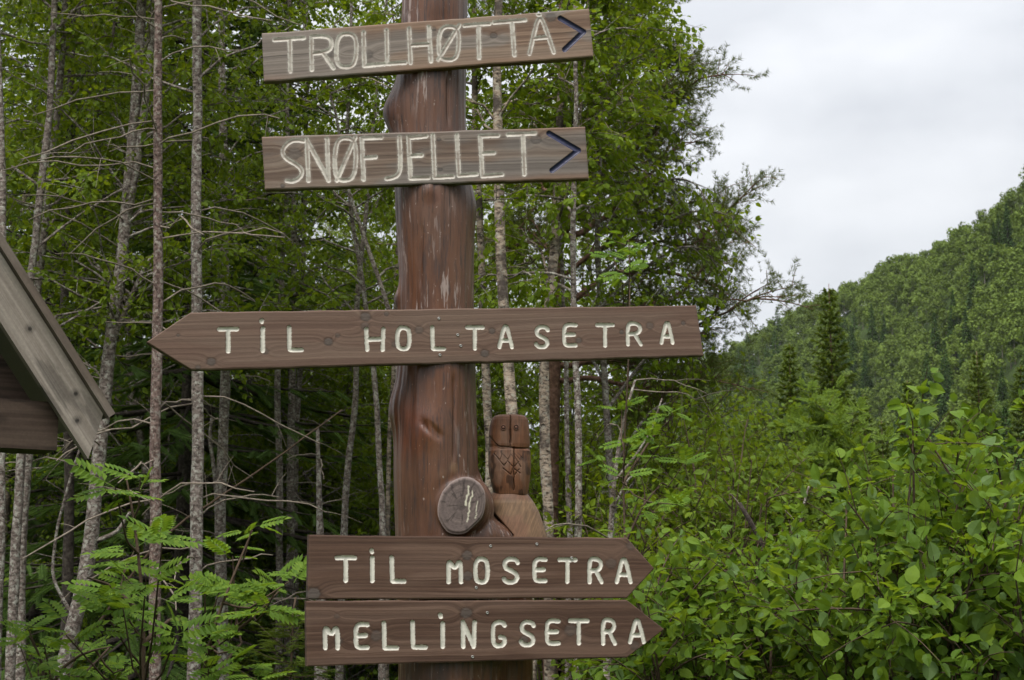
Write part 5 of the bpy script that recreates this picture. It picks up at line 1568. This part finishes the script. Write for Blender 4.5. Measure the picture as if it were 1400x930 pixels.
# ---- leafy bushes
def bush(name, label, cx, Y, stems, leaf, seed, size, nt=7, per=7, tl=.34, tmpl=ROUND, group=None, spread=.25, bark='twig', cat="bush", hang=.25, tilt=.55):
    """many stems fanning out of one root; stems = pixel tips with depth offsets"""
    rng = np.random.default_rng(seed)
    b = at(cx, 930, Y); g = float(gz(b[0], b[1])); base = np.array([b[0], b[1], g])
    tm, cm = MB(), MB()
    B = []
    for (px, py, dy) in stems:
        e = at(px, py, Y + dy)
        m = base + (e - base) * .5 + np.array([rng.normal(0, .06), rng.normal(0, .06), .06]) + (e - base) * np.array([-.12, -.12, .08])
        t = np.linspace(0, 1, 12)[:, None]
        s = base + rng.normal(0, .06, 3) * np.array([1, 1, 0])
        B.append((1 - t) ** 2 * s + 2 * t * (1 - t) * m + t ** 2 * e)
    B = np.array(B)
    tm.add(*tubes(B, np.tile(np.linspace(.014, .003, 12), (len(B), 1)), 6)[:2])
    sub = twigs_on(B, 5, .5, rng, .3, .5, 6, .35)
    tm.add(*tubes(sub, np.tile(np.linspace(.005, .002, 6), (len(sub), 1)), 4)[:2])
    tw = np.concatenate([twigs_on(B, nt, tl, rng, .35, .8, 4, .3), twigs_on(sub, 4, tl * .8, rng, .2, .8, 4, .3)])
    tm.add(*tubes(tw, np.tile(np.linspace(.0026, .001, 4), (len(tw), 1)), 3)[:2])
    tips = np.concatenate([B[:, -4:], sub[:, -4:]])
    for set_, pr in ((tw, per), (tips, per)):
        pos, rot, sz = leaves_on(set_, pr, rng, size, hang, tilt, .1, .48)
        cm.add(*scatter(tmpl, ROUND_Q if tmpl is ROUND else LEAF_Q, pos, rot, sz))
    root = thing(name, label, cat, base, group)
    wbuild(tm, "stem", M[bark], root, True)
    wbuild(cm, "foliage", M[leaf], root, False)

def fan(seed, n, cx, cy, rx, ry, dmin, dmax, top=None):
    rng = np.random.default_rng(seed); out = []
    while len(out) < n:
        x, y = rng.uniform(-1, 1, 2)
        if x * x + y * y > 1: continue
        out.append((cx + rx * x, cy + ry * y, rng.uniform(dmin, dmax)))
    return out
bush("willow_bush", "big broad-leaved goat willow, tallest bush on the right", 1262, 5.6,
     [(1268, 640, 0), (1240, 695, -.2), (1300, 695, .2), (1345, 670, .1), (1380, 690, -.1), (1215, 720, .2), (1185, 755, -.1), (1150, 795, .1), (1400, 705, .2), (1430, 695, 0), (1320, 685, -.4), (1250, 705, -.5), (1200, 755, -.5), (1340, 745, -.6), (1290, 775, -.7), (1125, 835, 0), (1160, 845, -.4), (1230, 825, -.7), (1390, 785, -.6), (1095, 885, .1), (1130, 875, -.3), (1300, 855, -.8), (1210, 885, -.8), (1370, 865, -.7),
      (1480, 695, 0), (1500, 775, -.1), (1450, 815, -.5), (1440, 745, -.4), (1260, 715, .5), (1330, 705, .6), (1398, 665, .3), (1220, 755, .5), (1350, 745, .4)], 'willow_leaf', 601, .047, 9, 10, .28)
bush("willow_bush", "lower goat willow bush between the tall one and the arrow-tipped signs", 1050, 6.4, fan(1, 22, 1050, 850, 95, 70, -.6, .5) + [(1090, 760, .2)], 'willow_leaf', 602, .044, 8, 9, .28)
bush("willow_bush", "broad-leaved bush right beside the tips of the two lowest signs", 925, 6.0, fan(2, 16, 925, 885, 70, 70, -.4, .5) + [(900, 790, .2)], 'willow_leaf', 603, .048, 7, 8, .28)
bush("willow_bush", "bush of broad leaves along the lower right corner", 1330, 5.0, fan(3, 22, 1330, 880, 130, 70, -.3, .4), 'willow_leaf', 604, .050, 7, 8, .28)
bush("willow_bush", "shrubby willow low in the middle distance, small leaves", 990, 9.5, fan(4, 26, 985, 700, 70, 90, -.8, .8), 'valley_leaf', 605, .046, 8, 7)
bush("birch_bush", "bushy small-leaved birch right of the bare leaning sapling", 925, 11.5, fan(5, 34, 930, 640, 60, 130, -.8, .8), 'lit_birch_leaf', 606, .042, 9, 8, .45, LEAF, spread=.3)
bush("birch_bush", "small-leaved birch scrub below the bare leaning sapling", 850, 9.0, fan(6, 26, 860, 800, 70, 90, -.6, .8), 'lit_birch_leaf', 607, .042, 8, 7, .4, LEAF)
bush("birch_bush", "birch scrub with pale leaves against the foot of the hillside", 1010, 19, fan(7, 34, 1000, 640, 55, 90, -1, 1), 'valley_leaf', 608, .06, 9, 8, .5, LEAF)
bush("birch_bush", "slender birch scrub with a pale dead stem beside the young rowan", 1065, 14, fan(8, 28, 1068, 690, 34, 80, -.8, .8), 'valley_leaf', 609, .058, 8, 8, .4, LEAF)

bush("birch_bush", "leafy birch scrub between the blotchy birch and the bare leaning sapling", 765, 12.5, fan(9, 30, 765, 690, 75, 150, -.6, .8), 'lit_birch_leaf', 610, .045, 8, 8, .45, LEAF, spread=.3)
bush("birch_bush", "low leafy birch scrub seen between the owl and the post", 690, 14.0, fan(10, 24, 680, 640, 60, 150, -.6, .8), 'lit_birch_leaf', 611, .045, 8, 8, .45, LEAF, spread=.3)

# ---- dead stems among the bushes
def stick(name, label, tr, Y, w0, w1, cat, bark, dy=0.0, seed=1):
    rng = np.random.default_rng(seed)
    n = len(tr)
    pts = np.array([at(x, y, Y + dy * k / (n - 1)) for k, (x, y) in enumerate(tr)])
    g = float(gz(pts[0][0], pts[0][1]))
    if pts[0][2] > g:
        d = pts[0] - pts[1]; d = d / max(abs(d[2]), .1)
        pts = np.concatenate([(pts[0] + d * np.array([.4, .4, 1]) * (pts[0][2] - g + .1))[None], pts])
    P, R = resample(pts, np.linspace(w0, w1, len(pts)) / FPX * Y / 2, 26)
    P[1:-1] += rng.normal(0, .004, (24, 3))
    root = pts[0].copy(); root[2] = g
    V, Q, T = tubes(P[None], R[None], 9, True)
    o = thing(name, label, cat, root)
    tw = twigs_on(P[None], 5, .25, rng, .4, .5, 5)
    mb = MB().add(bumpy(V, R.max() * .2, 14, seed), Q, T)
    mb.add(*tubes(tw, np.tile(np.linspace(.004, .0015, 5), (len(tw), 1)), 4)[:2], mat=1)
    wbuild(mb, "stem", [M[bark], M['dead_twig']], o, True)
stick("dead_sapling", "dark dead stem leaning left out of the willow bushes", [(1075, 840), (1056, 768), (1032, 720), (1011, 688)], 6.9, 9, 6, "dead stem", 'dark_bark', seed=2)
stick("dead_sapling", "pale dead stem sticking up beside the young rowan", [(1086, 760), (1090, 725), (1098, 690), (1106, 665)], 7.0, 4, 2.5, "dead stem", 'grey_bark', seed=3)
stick("tree_stump", "rotten brown stump in the bushes right of the lowest sign", [(957, 960), (956, 900), (954, 842)], 7.4, 16, 11, "stump", 'pine_bark', seed=4)
stick("dead_sapling", "thick brown dead stem inside the tall goat willow", [(1352, 900), (1340, 840), (1325, 790), (1320, 765)], 5.9, 9, 6, "dead stem", 'pine_bark', seed=5)
stick("fallen_branch", "long bare branch slanting up across the thin birches below the long sign", [(222, 728), (300, 682), (370, 632), (430, 590), (468, 560)], 9.8, 4.2, 1.6, "branch", 'twig', seed=6)

# ---- small spruces with pale new shoots
YS = [spruce_meshes(211, 2.4, .025, .75, M['young_spruce'], M['twig'], size=.13, dz=.12, z0=.1, per_m=34, nbr=7)]
put("spruce_sapling", "small bright green spruce sapling at the foot of the willow bushes", "sapling", YS[0], on_ground(1052, 5.9), .4, .60)
put("spruce_sapling", "yellow-green spruce sapling left of the lowest sign", "sapling", YS[0], on_ground(404, 9.0), 2.1, .62)
def whorl_spruce(seed, H, spread, needle, bark, size=.20, dz=.34, z0=1.4, dens=70):
    """a spruce seen from afar: drooping boughs in whorls, each set with small flat tufts"""
    rng = np.random.default_rng(seed)
    tm, cm = MB(), MB()
    tm.add(*tubes(np.array([[[0, 0, -.3], [.03, 0, .4 * H], [0, .02, .8 * H], [0, 0, H]]]), np.array([[.010 * H, .007 * H, .003 * H, .001 * H]]), 8, True))
    for z in np.arange(z0, H - .2, dz):
        f = (z - z0) / (H - z0)
        n = 6; L = (spread * (1 - f) ** .85 + .10) * rng.uniform(.7, 1.15, n)
        a = rng.uniform(0, 2 * pi) + np.arange(n) / n * 2 * pi + rng.normal(0, .2, n); el = np.radians(-14 + 45 * f) + rng.normal(0, .1, n)
        d = np.stack([np.cos(a) * np.cos(el), np.sin(a) * np.cos(el), np.sin(el)], -1)
        t = np.linspace(0, 1, 5)
        B = np.array([0, 0, z]) + d[:, None] * (L[:, None] * t)[..., None]; B[..., 2] += (.18 * t ** 2 - .1 * t)[None] * L[:, None]
        tm.add(*tubes(B, np.clip(.012 * L[:, None] * (1 - .8 * t)[None], .003, .03), 4)[:2])
        m = max(6, int(dens * L.mean()))
        s_ = rng.uniform(.08, 1, (n, m)); p = np.array([0, 0, z]) + d[:, None] * (L[:, None] * s_)[..., None]; p[..., 2] += (.18 * s_ ** 2 - .1 * s_) * L[:, None]
        side = np.stack([-d[:, 1], d[:, 0], 0 * a], -1)[:, None] * rng.normal(0, .16, (n, m, 1)) * L[:, None, None] * (1.1 - s_)[..., None]
        p = (p + side + np.array([0, 0, -.05])).reshape(-1, 3)
        dr = unit(np.repeat(d, m, 0) + rng.normal(0, .35, p.shape) + np.array([0, 0, -.3]))
        cm.add(*scatter(LEAF * np.array([1, .7, 1]), LEAF_Q, p, frames(dr, np.array([0, 0, 1.0]) + rng.normal(0, .4, p.shape)), size * rng.uniform(.6, 1.4, len(p))))
    return tm.mesh("trunk", bark, True), cm.mesh("crown", needle)
FS = [whorl_spruce(221, 14, 2.3, M['young_spruce'], M['pine_bark'], .21, .38, 1.0, 75), whorl_spruce(222, 10, 1.6, M['young_spruce'], M['pine_bark'], .18, .32, .8, 75)]
def by_top(px, py, Y, H):
    p = at(px, py, Y); g = float(gz(p[0], p[1])); return np.array([p[0], p[1], g]), (p[2] - g) / H
for i, (px, py, Y, v, lb) in enumerate(((1133, 388, 62, 0, "tallest lone spruce standing against the hillside, its tip in the sky"), (1079, 470, 48, 1, "thin-topped spruce left of the tallest lone one"), (1180, 540, 70, 1, "light green spruce right of the tallest lone one, at the hill's foot"),
                                        (1335, 480, 85, 0, "spruce on the lower slope above the goat willow"), (1395, 500, 80, 1, "spruce at the photo's right edge above the goat willow"), (1240, 520, 88, 1, "slim spruce at the hill's foot behind the goat willow's top"))):
    p, sc = by_top(px, py, Y, (14, 10)[v])
    put("spruce_tree", lb, "tree", FS[v], p, i * 2.1, sc)
for i, (px, py, Y, lb) in enumerate(((1008, 590, 30, "slim young spruce at the foot of the hillside, nearest the pine"), (1040, 560, 36, "slim young spruce left of the young rowan, taller than its neighbour"), (1096, 575, 33, "young spruce close left of the young rowan's crown"),
                                     (1165, 590, 28, "young spruce close right of the young rowan's crown"), (1205, 575, 40, "young spruce above the willow's left shoulder"), (1300, 560, 45, "young spruce showing over the willow's right shoulder"))):
    p, sc = by_top(px, py, Y, 10)
    put("young_spruce", lb, "tree", FS[1], p, i * 1.3 + .5, sc)

# ---- valley trees and the wooded hillside
def far_broadleaf(seed, H, n, size, mat, squat=1.0):
    rng = np.random.default_rng(seed)
    cm = MB()
    lob = rng.normal(0, 1, (15, 3)) * np.array([.12, .12, .19]) * H * squat + np.array([0, 0, .60 * H])
    lr = rng.uniform(.08, .14, 15) * H
    lob[0] = (0, 0, .85 * H); lr[0] = .10 * H; lob[1] = (0, 0, .5 * H); lr[1] = .2 * H
    lob[:, 2] = np.clip(lob[:, 2], .26 * H, .9 * H)
    k = rng.integers(0, 15, n)
    d = unit(rng.normal(0, 1, (n, 3)))
    pos = lob[k] + d * (lr[k] * rng.uniform(.5, 1.08, n) ** .5)[:, None]
    dr = unit(np.cross(d, rng.normal(0, 1, (n, 3))) + np.array([0, 0, -.25])); nn = d + np.array([0, 0, .45]) + rng.normal(0, .28, (n, 3))
    cm.add(*scatter(LEAF, LEAF_Q, pos, frames(dr, nn), size * rng.uniform(.6, 1.3, n)), mat=0)
    P = np.array([[[0, 0, -.3], [.05, 0, .3 * H], [0, .05, .8 * H]]])
    cm.add(*tubes(P, np.array([[.012 * H, .009 * H, .003 * H]]), 5)[:2], mat=1)
    return cm
def far_spruce(seed, H, n, size):
    rng = np.random.default_rng(seed)
    cm = MB()
    f = rng.random(n) ** 1.15
    r = (.17 * H) * (1 - f) ** .9 * (.55 + .45 * ((f * 16) % 1)) * rng.uniform(.3, 1.1, n); a = rng.uniform(0, 2 * pi, n)
    pos = np.stack([r * np.cos(a), r * np.sin(a), .06 * H + f * .94 * H], -1)
    dr = unit(np.stack([np.cos(a), np.sin(a), np.full(n, -.35)], -1) + rng.normal(0, .3, (n, 3)))
    cm.add(*scatter(LEAF, LEAF_Q, pos, frames(dr, np.array([0, 0, 1.0]) + rng.normal(0, .5, (n, 3))), size * rng.uniform(.6, 1.3, n) * (1.15 - .75 * f)), mat=0)
    P = np.array([[[0, 0, -.3], [0, 0, .5 * H], [0, 0, H]]])
    cm.add(*tubes(P, np.array([[.012 * H, .008 * H, .002 * H]]), 5)[:2], mat=1)
    return cm

def hillside():
    rng = np.random.default_rng(909)
    FB = [far_broadleaf(s, 9, 2600, .30, None) for s in range(6)]
    FBm = [MBm.mesh("far_birch", [M[('far_leaf', 'far_leaf', 'far_leaf', 'far_deep', 'far_deep', 'far_grey')[i]], M['grey_bark']]) for i, MBm in enumerate(FB)]
    patch = lambda i: fbm(x[i] * .022, y[i] * .022, 0, 71, 3) + .12 * rng.normal()
    VB = [far_broadleaf(20 + s, 6, 3600, .15, None, .9).mesh("valley_birch", [M['valley_leaf'] if s < 3 else M['far_grey'], M['grey_bark']]) for s in range(4)]
    SPm = [far_spruce(40 + s, 12, 1500, .55).mesh("far_spruce", [M['far_spruce'], M['dark_bark']]) for s in range(3)]
    # candidates
    N = 40000
    th = rng.uniform(4.0, 27, N); r = np.sqrt(rng.uniform(30 ** 2, 760 ** 2, N))
    te, r0, rc = hill_params(th)
    keep = (r < rc + 26) & ((th < 21.5) | (r < 150)) & ((r < 130) | (r > r0 * .62))
    th, r, r0, rc = th[keep], r[keep], r0[keep], rc[keep]
    x, y = r * np.sin(np.radians(th)), r * np.cos(np.radians(th))
    # spacing grid
    order = rng.permutation(len(x)); cell = {}
    sel = []
    for i in order:
        sp = 3.0 if r[i] < 110 else 4.0
        key = (int(x[i] // sp), int(y[i] // sp))
        if key in cell: continue
        cell[key] = 1; sel.append(i)
    sel = np.array(sel)
    z = gz(x[sel], y[sel]); x, y, r, th, r0, rc = x[sel], y[sel], r[sel], th[sel], r0[sel], rc[sel]
    clus = fbm(x * .035, y * .035, 0, 33, 2)
    is_sp = ((((clus > .57) & (rng.random(len(x)) < .34)) | (rng.random(len(x)) < .02)) & (r < rc - 25)) | ((th < 10.2) & (rng.random(len(x)) < .30) & (r > 200))
    o = np.argsort(r)
    nb = nsp = nv = 0
    rest = []
    for i in o:
        loc = (x[i], y[i], z[i] - .1); rz = rng.uniform(0, 6.28)
        inframe = th[i] < 20.5
        valley = r[i] < 130
        if is_sp[i] and r[i] > 60:
            if nsp < 280 and inframe:
                ob = link("hillside_spruce", SPm[int(rng.integers(3))], None, loc); nsp += 1
                tag(ob, "dark pointed spruce among the birches of the wooded hillside", "tree", "spruces on the wooded hillside")
                s = rng.uniform(.85, 1.35) * (1.0 if r[i] > 130 else .45); ob.scale = (s, s, s * rng.uniform(.95, 1.2)); ob.rotation_euler = (0, 0, rz)
            else: rest.append((1, i, rz))
        elif valley:
            if not inframe and nv > 40: continue
            if nv < 300:
                ob = link("valley_birch", VB[int(rng.choice(4, p=[.3, .3, .28, .12]))], None, loc); nv += 1
                tag(ob, "small bushy birch among many on the valley floor below the hillside", "tree", "birches on the valley floor")
                s = rng.uniform(.5, .95) * float(np.interp(r[i], [30, 60, 110], [.5, .7, 1.1])); ob.scale = (s, s, s); ob.rotation_euler = (0, 0, rz)
            else: rest.append((0, i, rz))
        else:
            if nb < 295 and inframe:
                ob = link("hillside_birch", FBm[5 if rng.random() < .05 else (int(rng.integers(3)) if patch(i) > .47 else 3 + int(rng.integers(2)))], None, loc); nb += 1
                tag(ob, "round-crowned birch among many on the wooded hillside", "tree", "birches on the wooded hillside")
                s = rng.uniform(.55, 1.05); ob.scale = (s * rng.uniform(.9, 1.1), s, s * rng.uniform(.9, 1.15)); ob.rotation_euler = (0, 0, rz)
            else: rest.append((0, i, rz))
    # the farthest ones as one mass
    FBl = [far_broadleaf(60 + s, 9, 600, .58, None) for s in range(4)]; SPl = [far_spruce(70 + s, 12, 420, .95) for s in range(2)]
    def arrays(mb): return np.concatenate(mb.V), np.concatenate(mb.Q), np.concatenate(mb.mq)
    FA = [arrays(a) for a in FBl]; SA = [arrays(a) for a in SPl]
    big = MB()
    for kind, i, rz in rest:
        V, Q, mq = (SA if kind else FA)[int(rng.integers(2 if kind else 4))]
        s = rng.uniform(.65, 1.15); c_, s_ = cos(rz), sin(rz)
        W = V @ np.array([[c_, s_, 0], [-s_, c_, 0], [0, 0, 1]]) * s + np.array([x[i], y[i], z[i] - .1])
        big.V.append(W); big.Q.append(Q + big.n); big.mq.append(np.where(mq == 1, 2, kind if kind or patch(i) > .47 else 3)); big.n += len(V)
    ob = big.build("distant_woodland", [M['far_leaf'], M['far_spruce'], M['grey_bark'], M['far_deep']])
    tag(ob, "far mass of birch and spruce woodland near the hill's crest", None, None, "stuff")
    print("hill", nb, nsp, nv, len(rest))
hillside()

# ---- undergrowth and grass
def undergrowth():
    rng = np.random.default_rng(55)
    n = 2600
    Y = 6.5 + 34 * rng.random(n) ** 1.5; px = rng.uniform(-350, 1000, n)
    x = (px - 700) / FPX * Y; y = Y
    z = gz(x, y)
    c = np.stack([x, y, z], -1)
    hgt = rng.uniform(.25, .9, n) * (.5 + fbm(x * .7, y * .7, 0, 4, 2))
    st = rng.normal(0, 1, (n, 6, 3)) * np.array([.16, .16, 0]); 
    tips = c[:, None] + st * 2 + np.array([0, 0, 1]) * hgt[:, None, None] * rng.uniform(.5, 1, (n, 6, 1))
    t = np.linspace(0, 1, 4)[None, None, :, None]
    Tw = (c[:, None, None] * (1 - t) + tips[:, :, None] * t).reshape(-1, 4, 3)
    mb = MB()
    mb.add(*tubes(Tw, np.tile(np.linspace(.004, .001, 4), (len(Tw), 1)), 3)[:2], mat=1)
    pos, rot, sz = leaves_on(Tw, 7, rng, .06, .1, .5, .2, .4)
    mb.add(*scatter(LEAF, LEAF_Q, pos, rot, sz), mat=0)
    tag(mb.build("undergrowth", [M['under_leaf'], M['twig']]), "low leafy undergrowth on the forest floor", None, None, "stuff")
    n = 16000
    Y = 4.2 + 9 * rng.random(n) ** 1.3; x = rng.uniform(-3.2, 2.2, n) * Y / 6
    dpost = np.hypot(x - AXIS[0] - .1, Y - 4.75)
    k = dpost > .26
    x, Y = x[k], Y[k]; n = len(x)
    z = gz(x, Y)
    b = np.stack([x, Y, z], -1)
    h = rng.uniform(.25, .75, n) * (.4 + 1.1 * fbm(x * 1.5, Y * 1.5, 0, 6, 2))
    a = rng.uniform(0, 6.28, n); lean = np.stack([np.cos(a), np.sin(a), np.zeros(n)], -1) * (h * rng.uniform(.1, .6, n))[:, None]
    sd = np.stack([-np.sin(a), np.cos(a), np.zeros(n)], -1) * .0035
    p1 = b + lean * .35 + np.array([0, 0, 1]) * (h * .6)[:, None]; p2 = b + lean + np.array([0, 0, 1]) * h[:, None]
    V = np.stack([b - sd, b + sd, p1 + sd, p1 - sd, p2], 1).reshape(-1, 3)
    i = np.arange(n)[:, None] * 5
    tag(MB().add(V, i + np.array([[0, 1, 2, 3]]), i + np.array([[3, 2, 4]])).build("grass", M['grass_blade']), "tall green grass around the foot of the signpost", None, None, "stuff")
undergrowth()

# ---- thin damp air that pales the far hillside
def haze():
    me = bpy.data.meshes.new("haze")
    x0, y0, z0, x1, y1, z1 = -2700, -2700, -2.0, 2700, 2700, 460
    me.from_pydata([(x, y, z) for x in (x0, x1) for y in (y0, y1) for z in (z0, z1)], [], [(0, 1, 3, 2), (4, 6, 7, 5), (0, 4, 5, 1), (2, 3, 7, 6), (0, 2, 6, 4), (1, 5, 7, 3)])
    m, N, L = new_mat("thin_haze")
    v = N.new("ShaderNodeVolumePrincipled")
    v.inputs["Color"].default_value = (0.90, 0.94, 1.0, 1)
    v.inputs["Density"].default_value = HAZE
    o = N.new("ShaderNodeOutputMaterial"); L.new(v.outputs[0], o.inputs["Volume"])
    me.materials.append(m)
    tag(link("haze", me), "thin pale air in front of the hillside", None, None, "stuff")
HAZE = 0.00005
haze()
